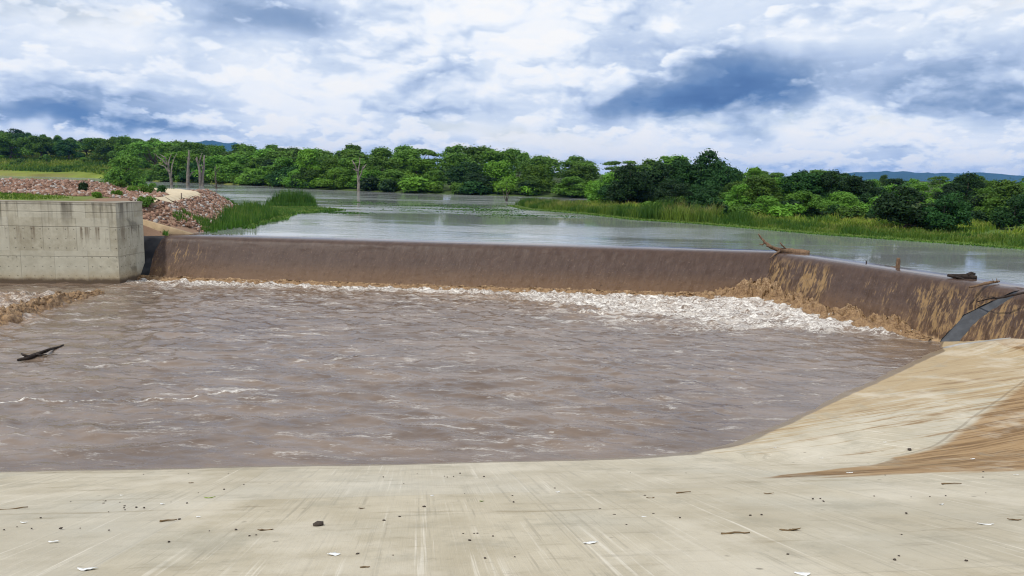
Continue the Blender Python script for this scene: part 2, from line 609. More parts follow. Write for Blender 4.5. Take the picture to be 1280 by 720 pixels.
def make_reservoir():
    m, g = material("reservoir_water")
    P = g.pos(); x, y, z = g.sep(P)
    calm = g.noise(g.comb(x * .03, y * .09, 0), 1.0, 6, .62, .8)
    c1 = g.noise(g.comb(x * .9, y * 1.5, 0), 1.0, 5, .6, .3)
    c2 = g.noise(g.comb(x * .12, y * .5, 0), 1.0, 4, .6)
    amp = g.ss(.40, .60, calm)
    h = c1 * .6 + c2 * .5
    b = g.bump(h, .018 + amp * .22, .25)
    col = g.mix((.195, .205, .19), (.265, .28, .275), c2)
    finish(g, col, .05 + amp * .11, b, .5, ior=1.42)
    return m


def make_sheet():
    m, g = material("falling_water")
    uv = g.coord('UV'); u, v, _ = g.sep(uv)     # u along the crest, v down the fall, metres
    P = g.pos()
    w = g.noise(g.comb(u * .4, v * .4, 0), 1.0, 2)
    lean = u + v * .04 + w * .10
    s1 = g.noise(g.comb(lean * 3.2, v * .9, 0), 1.0, 6, .66)
    s2 = g.noise(g.comb(lean * 11.0, v * 2.2, 0), 1.0, 4, .6)
    s3 = g.noise(g.comb(lean * .55, v * .12, 5), 1.0, 3, .5)
    pits = g.noise(g.comb(u * 6.5, v * 6.0, 3), 1.0, 5, .74)
    k = g.attr("rough_fall")                     # 1 where debris breaks the sheet
    fall = g.ss(.45, 1.3, v)
    low = g.ss(1.6, 3.0, v)
    c = g.mix((.052, .033, .026), (.112, .074, .058), g.ss(.30, .70, s1 * .35 + s2 * .25 + pits * .4))
    c = g.mix(c, (.17, .095, .045), low * .6)
    c = g.mix(c, (.055, .033, .022), g.ss(.55, .66, pits) * fall * .7)
    c = g.mix(c, (.22, .15, .115), g.ss(.44, .34, pits) * fall * .45)
    # yellow-brown rivulets
    riv = g.ss(.52, .62, s1 * .55 + s2 * .45 + k * .16 - .09) * fall * g.ss(.10, .55, k)
    c = g.mix(c, (.30, .19, .085), riv * .85)
    c = g.mix(c, (.07, .04, .022), g.ss(.47, .38, s1 * .5 + s2 * .5 - k * .03) * fall * g.ss(.1, .6, k) * .75)
    foot = g.ss(2.95, 3.2, v + (s2 - .5) * .35)
    c = g.mix(c, (.50, .34, .19), foot * .85)
    h = (s1 * (.25 + k * .5) + s2 * .3 + pits * .8) * (fall + .01)
    rough = .10 + g.ss(.02, .5, v) * .30 + foot * .2
    finish(g, c, rough, g.bump(h, .30 + k * .45, .10), .5 - g.ss(.02, .6, v) * .25, ior=1.33)
    return m


def make_roil():
    m, g = material("churned_brown_water")
    P = g.pos()
    n = g.noise(P, 5.0, 6, .7); n2 = g.noise(P, 17, 4, .65)
    h = g.attr("crest")
    c = g.mix((.13, .07, .035), (.40, .255, .13), g.ss(.32, .66, n * .5 + n2 * .5))
    c = g.mix(c, (.58, .43, .27), g.ss(.55, 1.0, h) * g.ss(.5, .66, n2) * .8)
    finish(g, c, .38, g.bump(n + n2 * .6, .8, .07), .45, ior=1.33)
    return m


M_pool, M_res, M_sheet, M_roil = make_pool(), make_reservoir(), make_sheet(), make_roil()


def make_ground():
    m, g = material("ground")
    P = g.pos(); tint = g.attr("tone", True)
    n = g.noise(P, .35, 6, .65); n2 = g.noise(P, 2.2, 5, .65)
    hue = g.n('ShaderNodeHueSaturation')
    f = X(g, g.n('ShaderNodeAttribute', attribute_name="tone").outputs['Color'])
    g.put(hue.inputs['Color'], f); g.put(hue.inputs['Value'], .62 + n * .45 + n2 * .32)
    finish(g, X(g, hue.outputs[0]), .95, g.bump(n2, .7, .1), .2)
    return m


def make_stone():
    m, g = material("riprap_stone")
    t = g.attr("tint"); P = g.pos()
    n = g.noise(P, 7, 5, .6)
    c = g.mix((.14, .078, .052), (.40, .245, .175), t)
    c = g.mix(c, (.40, .37, .34), g.ss(.80, .9, t))
    c = g.mix(c, (.10, .075, .06), g.ss(.62, .8, n) * .5)
    finish(g, c, .9, g.bump(n, .6, .05), .25)
    return m


def make_hills():
    m, g = material("hill_forest")
    P = g.pos(); n = g.noise(P, .006, 6, .6)
    finish(g, g.mix((.018, .04, .03), (.04, .075, .04), n), .95, None, .1)
    return m


def flat(name, col, rough=.6, spec=.3, var=.25):
    m, g = material(name)
    n = g.noise(g.coord(), 30, 4)
    finish(g, g.mix(tuple(c * (1 - var) for c in col), tuple(min(1, c * (1 + var)) for c in col), n), rough, g.bump(n, .4, .004), spec)
    return m


M_ground, M_stone, M_hill = make_ground(), make_stone(), make_hills()
M_scrap = flat("white_scrap", (.78, .78, .76), .5, .4, .08)
M_pebble = flat("dark_pebble", (.07, .055, .045), .9, .2, .4)
M_leafdry = flat("dry_leaf", (.15, .10, .05), .7, .2, .4)
M_leafgreen = flat("green_leaf", (.22, .30, .05), .6, .2, .3)
M_post = flat("post", (.20, .16, .12), .8, .2, .3)
M_weed = flat("water_weed", (.13, .22, .035), .8, .2, .35)

# ================================================================== GROUND
def axis(lo, hi, step, far0, far1, q):
    a = [hi]; s = step
    while a[-1] < far1: s *= q; a.append(a[-1] + s)
    b = [lo]; s = step
    while b[-1] > far0: s *= q; b.append(b[-1] - s)
    return np.array(b[::-1][:-1] + list(np.arange(lo, hi, step)) + a)


gx = axis(-70, 45, .6, -8500, 8500, 1.045)
gy = axis(28, 135, .6, -750, 8000, 1.045)
Xg, Yg = np.meshgrid(gx, gy, indexing='ij')
Zg, SD, NR = ground_z(Xg, Yg)
tone = np.zeros(Xg.shape + (3,)); tone[:] = (.055, .085, .022)
lf = sstep(-20, -100, Xg) * sstep(120, 160, Yg)
yel = fbm(Xg * .06, Yg * .06, 4, 3)
tone = tone * (1 - lf[..., None]) + np.array([.17, .21, .03]) * lf[..., None]
tone = tone * (1 + .45 * np.clip(fbm(Xg * .15, Yg * .09, 4, 63), -1, 1) * lf)[..., None]
w = (sstep(.0, .5, yel) * lf * .4)[..., None]; tone = tone * (1 - w) + np.array([.20, .13, .06]) * w
rb = (sstep(-5, 8, Xg) * sstep(120, 100, Yg) * sstep(30, 40, Yg))[..., None]
tone = tone * (1 - rb) + np.array([.085, .14, .024]) * rb
le = ((Xg < -8) & (Yg < 100) & (Yg > 30))
tone[le] = (.24, .155, .105)
gr = le & (Yg < 45.5 + fbm(Xg * .4, Yg * .4, 2, 8) * 1.2) & (Xg < -23)
tone[gr] = (.14, .17, .04)
bk = le & (Yg > 57.5) & (Xg < -30); tone[bk] = (.10, .12, .035)
sh = le & (SD < 1.6) & (Yg > 45); tone[sh] = (.09, .12, .03)
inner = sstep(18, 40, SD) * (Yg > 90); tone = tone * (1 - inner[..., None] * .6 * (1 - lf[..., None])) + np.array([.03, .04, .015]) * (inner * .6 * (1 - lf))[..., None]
tone[NR < 0] = (.25, .2, .14)
setting(mesh_np("ground", np.stack([Xg, Yg, Zg], -1).reshape(-1, 3), grid_faces(len(gx), len(gy)), M_ground, smooth=True,
                attrs={"tone": tone.reshape(-1, 3)}), "grassy and stony ground around the reservoir and river", "ground")

# far hills: blue ridges behind the trees on the right and a low one on the left
def ridge(name, pix, dist, label, drop=1.0, seed=0):
    top = np.array([atd(px, py, dist) for px, py in pix])
    xs = np.linspace(top[0, 0], top[-1, 0], 160)
    zt = np.interp(xs, top[:, 0], top[:, 2]) + fbm(xs * .004, xs * 0, 4, seed) * 6
    prof = np.linspace(-1, 1, 31)
    V = []
    for i, x in enumerate(xs):
        for p in prof:
            hgt = zt[i] * (1 - abs(p)) ** .8
            V.append((x, dist + p * 1500 + fbm(np.array([x * .002]), np.array([p * 3]), 3, seed + 4)[0] * 120, hgt - 3))
    V = np.array(V)
    V[:, 2] += np.maximum(0, V[:, 2]) * .10 * fbm(V[:, 0] * .006, V[:, 1] * .006, 4, seed + 9)
    return setting(mesh_np(name, V, grid_faces(160, 31), M_hill, smooth=True), label, "hills")


ridge("hills", [(990, 232), (1030, 219), (1060, 215.5), (1105, 213.5), (1150, 215), (1180, 216.5), (1215, 214.5), (1245, 218), (1275, 221), (1320, 217), (1400, 221), (1520, 228), (1600, 245)], 6000,
      "long blue wooded ridge far beyond the trees", seed=2)
ridge("hills", [(190, 200), (228, 182), (252, 176.5), (272, 176), (295, 181), (330, 189), (380, 205)], 6500, "low blue hill showing faintly over the woodland", seed=5)

# ================================================================== APRON
ax_ = np.unique(np.concatenate([np.arange(-60, -20, 1.0), np.arange(-20, 22, .14), np.arange(22, 70, 1.0)]))
ay_ = np.unique(np.concatenate([np.arange(-14, 3, .6), np.arange(3, 17, .14), np.arange(17, 29.5, .14)]))
Xa, Ya = np.meshgrid(ax_, ay_, indexing='ij')
Za = apron_z(Xa, Ya)
Zw = Za + fbm(Xa * .35, Ya * .35, 3, 2) * .012
Av, Bv = planeA(Xa, Ya), planeB(Xa, Ya)
mixw = sstep(-.10, .10, Bv - Av)
uA = .992 * (Xa - A0[0]) + .125 * (Ya - A0[1]); vA = .125 * (Xa - A0[0]) - .992 * (Ya - A0[1])
uB = .72 * (Xa - A0[0]) + .69 * (Ya - A0[1]); vB = .69 * (Xa - A0[0]) - .72 * (Ya - A0[1])
flow = np.stack([uA * (1 - mixw) + uB * mixw, vA * (1 - mixw) + vB * mixw, 0 * uA], -1)
# cut away what lies upstream of the weir crest
keep_side = poly_sd([tuple(CREST[0]), tuple(CREST[1]), tuple(CREST[2]), (25.5, 300), (-19, 300)], Xa, Ya)
fa = grid_faces(len(ax_), len(ay_))
ok = (keep_side.ravel()[fa].max(1) > .05) | (Xa.ravel()[fa].min(1) > 25)
setting(mesh_np("concrete_apron", np.stack([Xa, Ya, Zw], -1).reshape(-1, 3), fa[ok], M_apron, smooth=True,
                attrs={"flow": flow.reshape(-1, 3), "side": (Bv - Av).ravel(), "lift": (Za - PZ).ravel()}),
        "pale broom-finished concrete apron sloping down to the muddy pool", "apron", "structure")

# ================================================================== POOL
wx = np.arange(-46, 19.2, .10); wy = np.concatenate([np.arange(11.5, 22, .065), np.arange(22, 39.4, .10)])
Xw, Yw = np.meshgrid(wx, wy, indexing='ij')
base_off = crest_off(1.66)
foot_path = [tuple(base_off[0]), tuple(base_off[1]), tuple(base_off[2])]
dmain = base_off[0][1] + (Xw - base_off[0][0]) * (base_off[1][1] - base_off[0][1]) / (base_off[1][0] - base_off[0][0]) - Yw
dfoot = line_d(foot_path, Xw, Yw)
dmain = np.where(Xw < -19.6, 99, dmain)
foam_poly = [tuple(at(px, py, PZ)[:2]) for px, py in [(560, 356), (700, 354), (900, 356), (985, 372), (1080, 398), (1165, 412), (1090, 416), (980, 412), (870, 408), (760, 396), (680, 380), (600, 366)]]
sdp = poly_sd(foam_poly, Xw, Yw) + fbm(Xw * .35, Yw * .5, 4, 21) * 2.2
side_poly = [tuple(at(px, py, PZ)[:2]) for px, py in [(-140, 360), (40, 366), (110, 366), (70, 385), (10, 410), (-40, 440), (-160, 450)]]
sds = poly_sd(side_poly, Xw, Yw) + fbm(Xw * .5, Yw * .6, 3, 31) * .6
foam = np.exp(-(np.maximum(dmain - .5 - .4 * fbm(Xw * .5, Yw * .2, 2, 19), 0) / 2.3) ** 2) * .84
foam = np.maximum(foam, .84 * sstep(3.2, -1.8, sdp))
foam = np.maximum(foam, .56 * sstep(4.5, 0, sdp))
foam = np.maximum(foam, .39 * sstep(14, 5, dmain) * sstep(-17, -12, Xw))
foam = np.maximum(foam, .62 * sstep(.3, -1.2, sds))
foam = np.maximum(foam, .52 * sstep(11, 1, dmain))
for path, wd, st in [([(-40, 503), (80, 501), (190, 498), (280, 489), (350, 485)], .12, .85), ([(365, 453), (420, 447), (470, 441)], .12, .72), ([(200, 492), (300, 470), (420, 460), (520, 450)], .3, .45),
                     ([(150, 447), (300, 424), (420, 410), (520, 400)], .4, .5), ([(560, 420), (700, 402), (800, 405)], .6, .5), ([(660, 395), (760, 408), (900, 412)], .5, .6), ([(420, 470), (560, 455), (700, 450)], .25, .42), ([(100, 400), (260, 385), (420, 380)], .7, .5), ([(250, 415), (420, 405), (600, 385)], .5, .52), ([(-40, 470), (60, 462), (150, 455)], .2, .5)]:
    pw = [tuple(at(px, py, PZ)[:2]) for px, py in path]
    dl = line_d(pw, Xw, Yw + fbm(Xw * .8, Yw * .8, 3, 44) * .35)
    foam = np.maximum(foam, st * np.exp(-(dl / wd) ** 2))
foam = np.maximum(foam, .26 + 0 * foam)
turb = np.clip(sstep(9, 0, dmain) * .8 + sstep(4, -1, sdp) * .6 + sstep(1.5, -.5, sds), 0, 1)
calm = sstep(3.5, 0.3, np.maximum(apron_z(Xw, Yw) * -1 + PZ, 0) / .13 * .5) * 0
WAVE = 1.15
amp = .75 + .55 * turb
rightcalm = sstep(2, 10, Xw) * sstep(29.5, 26, Yw)
amp = amp * (1 - .45 * rightcalm) * (.22 + .78 * sstep(.02, .30, PZ - apron_z(Xw, Yw)))
wr = np.random.default_rng(77)
wv = np.zeros(Xw.shape); gxs = np.zeros(Xw.shape); gys = np.zeros(Xw.shape)
wpx = Xw + .5 * fbm(Xw * .25, Yw * .25, 2, 54); wpy = Yw + .5 * fbm(Xw * .25, Yw * .25, 2, 55)
for i in range(72):
    lam = .24 * (6.0 ** wr.random()); k_ = 2 * math.pi / lam
    th = math.radians(-105 + wr.normal() * 42)
    a_ = .0056 * lam ** .9 * (.5 + wr.random())
    patch = np.clip(.8 + 1.1 * perlin(Xw * .35 / lam ** .5 + i * 7.3, Yw * .45 / lam ** .5 + i * 3.1, i), 0, 2)
    ph_ = k_ * (math.cos(th) * wpx + math.sin(th) * wpy) + wr.random() * 6.283
    wv += a_ * patch * np.cos(ph_)
    gxs -= .85 * a_ * patch * math.cos(th) * np.sin(ph_); gys -= .85 * a_ * patch * math.sin(th) * np.sin(ph_)
wv = wv - wv.mean()
wv = wv + .020 * fbm(Xw * .3, Yw * .5, 2, 51)
Zw = PZ + wv * WAVE * amp - .01
Xo = Xw + gxs * WAVE * amp * 1.1; Yo = Yw + gys * WAVE * amp * 1.1
Zw += (turb * .04 + sstep(.5, .85, foam) * .07) * fbm(Xw * 2.2, Yw * 2.6, 4, 57, .62)
Zw += .30 * sstep(.5, -2.5, sdp) * sstep(6, 13, Xw) * .6
tb = sstep(.25, -.9, sds)
Zw += tb * (.12 + .22 * np.clip(fbm(Xw * 1.0, Yw * 1.4, 4, 58, .6), -.4, 1))
setting(mesh_np("pool_water", np.stack([Xo, Yo, Zw], -1).reshape(-1, 3), grid_faces(len(wx), len(wy)), M_pool, smooth=True,
                attrs={"foam": foam.ravel(), "turb": np.maximum(turb * .85, tb * 1.0).ravel()}), "choppy brown muddy water with streaks of white foam below the weir", "water")
# the river runs on out of the picture to the left
lx = np.arange(-110, -45.8, .5); ly = np.arange(8, 30, .5)
Xl, Yl = np.meshgrid(lx, ly, indexing='ij')
setting(mesh_np("river_water", np.stack([Xl, Yl, PZ + .03 * fbm(Xl * .5, Yl * .9, 3, 61)], -1).reshape(-1, 3), grid_faces(len(lx), len(ly)), M_pool, smooth=True,
                attrs={"foam": np.full(Xl.size, .26), "turb": np.zeros(Xl.size)}), "brown river water flowing on downstream of the pool", "water")

# ================================================================== RESERVOIR
o0, o1, o2 = crest_off(-.9)
outl = [(o0[0] - .2, o0[1]), tuple(o1), tuple(o2), (140, 14), (600, 60), (900, 700), (-900, 700), (-900, 47), (-60, 40.6), (-25, 40.6)]
setting(mesh_np("reservoir_water", [(x, y, 0.0) for x, y in outl], [tuple(range(len(outl)))], M_res), "calm grey reservoir water reflecting the clouds behind the weir", "water")

# ================================================================== WEIR
def swept(offs_z, mat, name, parent=None, uoff=0.0, seg=None, du=None, smooth=True):
    """a profile of (offset downstream, height) swept along the crest line"""
    lines = [crest_off(o) for o, z in offs_z]
    V = []; Fc = []; UV = []
    npf = len(offs_z)
    dist = [0]
    for k in range(1, npf):
        dist.append(dist[-1] + math.hypot(offs_z[k][0] - offs_z[k - 1][0], offs_z[k][1] - offs_z[k - 1][1]))
    for s in range(3):
        for k in range(npf): V.append((*lines[k][s], offs_z[k][1]))
    for s in range(2):
        for k in range(npf - 1):
            Fc.append((s * npf + k, s * npf + k + 1, (s + 1) * npf + k + 1, (s + 1) * npf + k))
    Fc.append(tuple(range(npf))[::-1]); Fc.append(tuple(2 * npf + k for k in range(npf)))
    return mesh_np(name, V, Fc, mat, parent)


weir = thing("weir", "long dark concrete weir carrying the brown waterfall across the river, bent at its right end", "weir", (0, 0, 0))
body_prof = [(-.62, -4.4), (-.60, -.22), (-.42, -.10), (-.1, -.10), (.12, -.16), (.30, -.30), (.42, -.44), (3.35, -4.36)]
swept(body_prof, M_dark, "wall", weir)
fl = thing  # (keeps the helper name short below)

ZB = PZ
def sheet_profile(v):
    """offset and height after v metres of travel over the crest"""
    s = np.array([0, .5, .9, 1.15, 1.35, 1.55, 1.8, 4.6]); 
    o = np.array([-.95, -.45, -.08, .16, .32, .44, .585, 2.265])
    z = np.array([.016, .006, -.02, -.07, -.155, -.285, -.49, -2.73])
    return np.interp(v, s, o), np.interp(v, s, z)


def sheet(seg, u_lo, u_hi, name, label, kfun, du=.11):
    """falling water over crest segment seg between the curves u_lo(v) and u_hi(v)"""
    vs = np.concatenate([np.arange(0, 1.9, .08), np.arange(1.9, 4.5, .07)])
    n = int(np.max(u_hi(vs) - u_lo(vs)) / du)
    t = np.linspace(0, 1, n)
    L = np.linalg.norm(CREST[seg + 1] - CREST[seg])
    V = np.zeros((n, len(vs), 3)); UV = np.zeros((n, len(vs), 2)); K = np.zeros((n, len(vs)))
    for j, v in enumerate(vs):
        o, z = sheet_profile(v)
        ln = crest_off(float(o)); a, b = ln[seg], ln[seg + 1]
        lo, hi = float(u_lo(np.array([v]))[0]), float(u_hi(np.array([v]))[0])
        u = lo + (hi - lo) * t
        # u in metres along the crest itself; the mitre shortens or lengthens the rows
        frac = u / L
        p = a[None] + (b - a)[None] * frac[:, None]
        k = kfun(u, v)
        f = float(sstep(.9, 1.8, v))
        d = CREST[seg + 1] - CREST[seg]; d = d / np.linalg.norm(d); nr = np.array([d[1], -d[0]])
        leanu = u + v * .04
        bumpz = f * ((.014 + .035 * k) * fbm(leanu * 3.0, np.full_like(u, v * 1.8), 4, 71 + seg, .6) + .008 * k + .022 * fbm(leanu * .7, np.full_like(u, v * 2.4), 3, 171 + seg))
        edge = (sstep(0, .35, u - lo) if lo > .01 else 1) * (sstep(0, .35, hi - u) if abs(hi - L) > .01 else 1)
        lift = -.07 * (1 - edge) * (v > .8)
        V[:, j, :2] = p + nr[None] * ((bumpz + lift) * .8)[:, None]
        V[:, j, 2] = z + (bumpz + lift) * .6
        UV[:, j, 0] = u; UV[:, j, 1] = v - .75; K[:, j] = k
    ob = mesh_np(name, V.reshape(-1, 3), grid_faces(n, len(vs)), M_sheet, smooth=True, attrs={"rough_fall": K.ravel()})
    me = ob.data
    uvl = me.uv_layers.new(name="UVMap")
    li = np.zeros(len(me.loops), np.int32); me.loops.foreach_get("vertex_index", li)
    uvl.data.foreach_set("uv", UV.reshape(-1, 2)[li].astype(np.float32).ravel())
    return setting(ob, label, "water")


L1 = np.linalg.norm(CREST[1] - CREST[0]); L2 = np.linalg.norm(CREST[2] - CREST[1])
seg1k = lambda u, v: np.clip(.16 + .30 * sstep(7.5, 2.2, u) + .12 * fbm(u * .25, u * 0, 2, 80), 0, 1)
kn = lambda u: fbm(u * .45, u * 0 + 3, 3, 83)
seg2k = lambda u, v: np.clip(.54 + .9 * kn(u + v * .1) + .6 * np.exp(-((u - .8) / 1.0) ** 2) + .5 * np.exp(-((u - 10.2) / .8) ** 2), .12, 1)
sheet(0, lambda v: 1.62 + .10 * np.sin(v * 2.1) - .07 * v, lambda v: np.full_like(v, L1), "falling_water", "smooth brown sheet of water pouring over the long straight weir", seg1k)
cut0 = lambda v: np.interp(v, [0, 1.0, 1.4, 2.6, 4.5], [12.9, 12.8, 12.5, 11.1, 10.2])
cut1 = lambda v: np.interp(v, [0, 1.0, 1.5, 2.6, 4.5], [12.9, 12.8, 12.72, 11.75, 10.9])
sheet(1, lambda v: np.zeros_like(v), cut0, "falling_water", "rough streaked brown water pouring over the angled end of the weir", seg2k, .08)
sheet(1, cut1, lambda v: np.full_like(v, L2 - 1.5), "falling_water", "brown water pouring over the weir beside the concrete bank", lambda u, v: np.full_like(u, .8), .09)

# the churning roll at the foot of the angled weir
def roil(name, path, width, height, label, seed, ds=.05, nt=44):
    P = np.array(path, float)
    seglen = np.r_[0, np.cumsum(np.hypot(*(np.diff(P[:, :2], axis=0).T)))]
    n = int(seglen[-1] / ds); s = np.linspace(0, seglen[-1], n)
    cx = np.interp(s, seglen, P[:, 0]); cy = np.interp(s, seglen, P[:, 1])
    for _ in range(12): cx[1:-1] = (cx[:-2] + cx[1:-1] * 2 + cx[2:]) / 4; cy[1:-1] = (cy[:-2] + cy[1:-1] * 2 + cy[2:]) / 4
    wd = np.interp(s, seglen, width); hh = np.interp(s, seglen, height)
    tx = np.gradient(cx); ty = np.gradient(cy); l = np.hypot(tx, ty); tx /= l; ty /= l
    t = np.linspace(-1, 1, nt)
    S, T = np.meshgrid(s, t, indexing='ij')
    off = T * wd[:, None] * (1 + .25 * fbm(S * .8, T * 0 + 1, 3, seed)) + .35 * wd[:, None] * fbm(S * .55, T * 0 + 5, 3, seed + 30)
    env = np.clip(1 - T ** 2, 0, 1) ** .7
    lump = .55 + .9 * fbm(S * .9, T * 1.3, 5, seed + 1, .62) + .35 * (1 - 2 * np.abs(fbm(S * 2.8, T * 3.1, 3, seed + 2)))
    z = env * hh[:, None] * np.clip(lump, .02, 1.7) * 1.05 - .10 * (1 - env)
    jx = .10 * fbm(S * 3, T * 4, 3, seed + 5) * env; jy = .10 * fbm(S * 3, T * 4, 3, seed + 6) * env
    V = np.stack([cx[:, None] - ty[:, None] * off + jx, cy[:, None] + tx[:, None] * off + jy, PZ + .05 + z], -1)
    return setting(mesh_np(name, V.reshape(-1, 3), grid_faces(n, nt), M_roil, smooth=True, attrs={"crest": np.clip(z / hh.max(), 0, 1).ravel()}), label, "water")


foot = crest_off(1.80)
fd = (foot[2] - foot[1]) / np.linalg.norm(foot[2] - foot[1])
q = lambda t, o=0.0: tuple(foot[1] + fd * t + np.array([fd[1], -fd[0]]) * o)
roil("churning_water", [(foot[1][0] - 2.4, foot[1][1] - .5), (foot[1][0] - .6, foot[1][1] - .3), q(1.0, .1), q(3.0, .3), q(5.0, .5), q(7.0, .55), q(8.6, .45), q(9.9, .2)],
     [.35, .8, .8, .75, .75, .7, .55, .2], [.25, .75, .62, .42, .42, .45, .40, .03], "brown churning roll of water along the foot of the angled weir", 90)
roil("churning_water", [(foot[1][0] - 4.3, foot[1][1] - .15), (foot[1][0] - 2.8, foot[1][1] - .3), (foot[1][0] - 1.6, foot[1][1] - .25)], [.3, .5, .4], [.12, .25, .22], "low brown boil of water where the straight weir nears the corner", 95)
pf0, pf1, _ = crest_off(1.78)
roil("churning_water", [(pf0[0] + .9, pf0[1]), (pf0[0] * .5 + pf1[0] * .5, pf0[1] * .5 + pf1[1] * .5), (pf1[0] - 2.5, pf1[1] + .1)], [.22, .26, .26], [.10, .13, .13], "thin tan line of churned water along the foot of the straight weir", 98, .07, 16)
roil("churning_water", [tuple(at(px, py, PZ)[:2]) for px, py in [(-60, 415), (0, 402), (40, 388), (80, 375), (125, 366)]], [.7, .7, .6, .5, .25], [.40, .36, .30, .22, .08], "choppy brown standing waves beside the concrete wall", 101)

# kerb where the bank meets the second weir face
kp = KP
kd = np.gradient(kp[:, :2], axis=0); kd /= np.linalg.norm(kd, axis=1)[:, None]
kn_ = np.stack([kd[:, 1], -kd[:, 0]], 1)
V = []; Fc = []
for i in range(len(kp)):
    a = kp[i]; n_ = kn_[i]
    for o, z in ((-.07, -.8), (-.07, -.03), (-.05, .0), (.07, .0), (.09, -.03), (.09, -.8)):
        V.append((a[0] + n_[0] * o, a[1] + n_[1] * o, a[2] + z))
for i in range(len(kp) - 1):
    for k in range(5): Fc.append((i * 6 + k, i * 6 + k + 1, (i + 1) * 6 + k + 1, (i + 1) * 6 + k))
Fc += [tuple(range(6))[::-1], tuple((len(kp) - 1) * 6 + k for k in range(6))]
setting(mesh_np("kerb", V, Fc, M_kerb), "pale concrete kerb where the bank meets the foot of the weir", "kerb")

# ================================================================== RETAINING WALL
wall = thing("retaining_wall", "grey formed concrete retaining wall with tie holes and run-off stains beside the weir", "wall")
WA = np.array([-60.0, 30.2]); WC = np.array([-19.55, 36.4]); WS = np.array([-19.42, 38.75])
dl = (WC - WA) / np.linalg.norm(WC - WA); nl = np.array([-dl[1], dl[0]])
TH = 1.0; TOP = 1.80
inner_c = WC + nl * TH + np.array([-.98, 0]) * 1.0
Vb = []; UVb = []
def quad(V, UV, Fc, p, q_, z0, z1, u0_, n=1, batter=0.0):
    k = len(V)
    V += [(p[0], p[1], z0), (q_[0], q_[1], z0), (q_[0], q_[1], z1), (p[0], p[1], z1)]
    L = math.hypot(q_[0] - p[0], q_[1] - p[1])
    UV += [(u0_, z0 - PZ), (u0_ + L, z0 - PZ), (u0_ + L, z1 - PZ), (u0_, z1 - PZ)]
    Fc.append((k, k + 1, k + 2, k + 3))


def uv_mesh(name, V, Fc, UV, mat, parent=None):
    ob = mesh_np(name, V, Fc, mat, parent)
    me = ob.data; uvl = me.uv_layers.new(name="UVMap")
    li = np.zeros(len(me.loops), np.int32); me.loops.foreach_get("vertex_index", li)
    uvl.data.foreach_set("uv", np.array(UV, np.float32)[li].ravel())
    return ob


V, UV, Fc = [], [], []
b_in = [WA + nl * TH, np.array([WC[0] - 1.0, (WC + nl * TH)[1] + .0]), np.array([WS[0] - 1.0, WS[1]])]
quad(V, UV, Fc, WA, WC, -4.5, TOP - .10, 0)
quad(V, UV, Fc, WC, WS, -4.5, TOP - .10, 41.0)
quad(V, UV, Fc, WS, b_in[2], -4.5, TOP - .10, 46)
quad(V, UV, Fc, b_in[2], b_in[1], -4.5, TOP - .10, 47)
quad(V, UV, Fc, b_in[1], b_in[0], -4.5, TOP - .10, 51)
uv_mesh("wall_face", V, Fc, UV, M_wall, wall)
# a thin coping course, a touch proud
V, UV, Fc = [], [], []
g_ = .018
ring = [WA - nl * g_, WC + np.array([g_, -g_]), WS + np.array([g_, g_]), b_in[2] + np.array([-g_, g_]), b_in[1] + np.array([-g_, g_]), b_in[0] + nl * g_]
L = 0
for i in range(5):
    quad(V, UV, Fc, ring[i], ring[i + 1], TOP - .10, TOP, L); L += 41 if i == 0 else 5
k = len(V); V += [(p[0], p[1], TOP) for p in ring]; UV += [(p[0], TOP - PZ + p[1] * 0) for p in ring]; Fc.append(tuple(range(k, k + 6)))
k = len(V); V += [(p[0], p[1], TOP - .10) for p in ring]; UV += [(p[0], 3.9) for p in ring]; Fc.append(tuple(range(k, k + 6))[::-1])
uv_mesh("coping", V, Fc, UV, M_wall, wall)

# sandy wing slab running down from the wall to the crest
a = atd(172, 271.5, 40.35); b = atd(243, 292.3, 40.75)
wing = []
for p, zt in ((a, a[2]), (b, .03)):
    for dy in (-.32, .0):
        wing += [(p[0], p[1] + dy - .05, zt), (p[0], p[1] + dy - .05, -.6)]
V = wing; Fc = [(0, 1, 5, 4), (0, 4, 6, 2), (2, 6, 7, 3), (0, 2, 3, 1), (4, 5, 7, 6), (1, 3, 7, 5)]
tag(mesh_np("wing_wall", V, Fc, M_sandy), "sandy coloured sloping concrete wing between the wall and the weir crest", "wing wall")

def on_ground(px, py, t0=30.0, t1=140.0):
    d = fw + rt * (px - 640) / F - up * (py - 360) / F
    ts = np.arange(t0, t1, .15); Q = EYE[None] + d[None] * ts[:, None]
    gzz = np.maximum(ground_z(Q[:, 0], Q[:, 1])[0], 0)
    hit = np.nonzero((Q[:, 2] <= gzz) & (Q[:, 1] > 40.2))[0]
    k = hit[0] if len(hit) else len(ts) - 1
    return np.array([Q[k, 0], Q[k, 1], gzz[k]])


# sand track on the embankment
trk = [on_ground(px, py) for px, py in [(192, 236.5), (207, 234.8), (224, 237), (250, 243.5), (236, 247), (212, 252.5), (190, 257), (180, 255), (184, 252.5), (203, 248.5), (216, 244.5), (206, 240.5)]]
tp = [tuple(p[:2]) for p in trk]
bx = np.arange(min(p[0] for p in tp) - 1, max(p[0] for p in tp) + 1, .3); by = np.arange(min(p[1] for p in tp) - 1, max(p[1] for p in tp) + 1, .2)
Xt, Yt = np.meshgrid(bx, by, indexing='ij'); st = poly_sd(tp, Xt, Yt) + .15 * fbm(Xt * .7, Yt * .7, 2, 7)
Zt = ground_z(Xt, Yt)[0] + .05
ft = grid_faces(len(bx), len(by)); okk = st.ravel()[ft].min(1) < 0
setting(mesh_np("sand_track", np.stack([Xt, Yt, Zt], -1).reshape(-1, 3), ft[okk], M_path, smooth=True), "pale sandy track over the end of the embankment", "path")

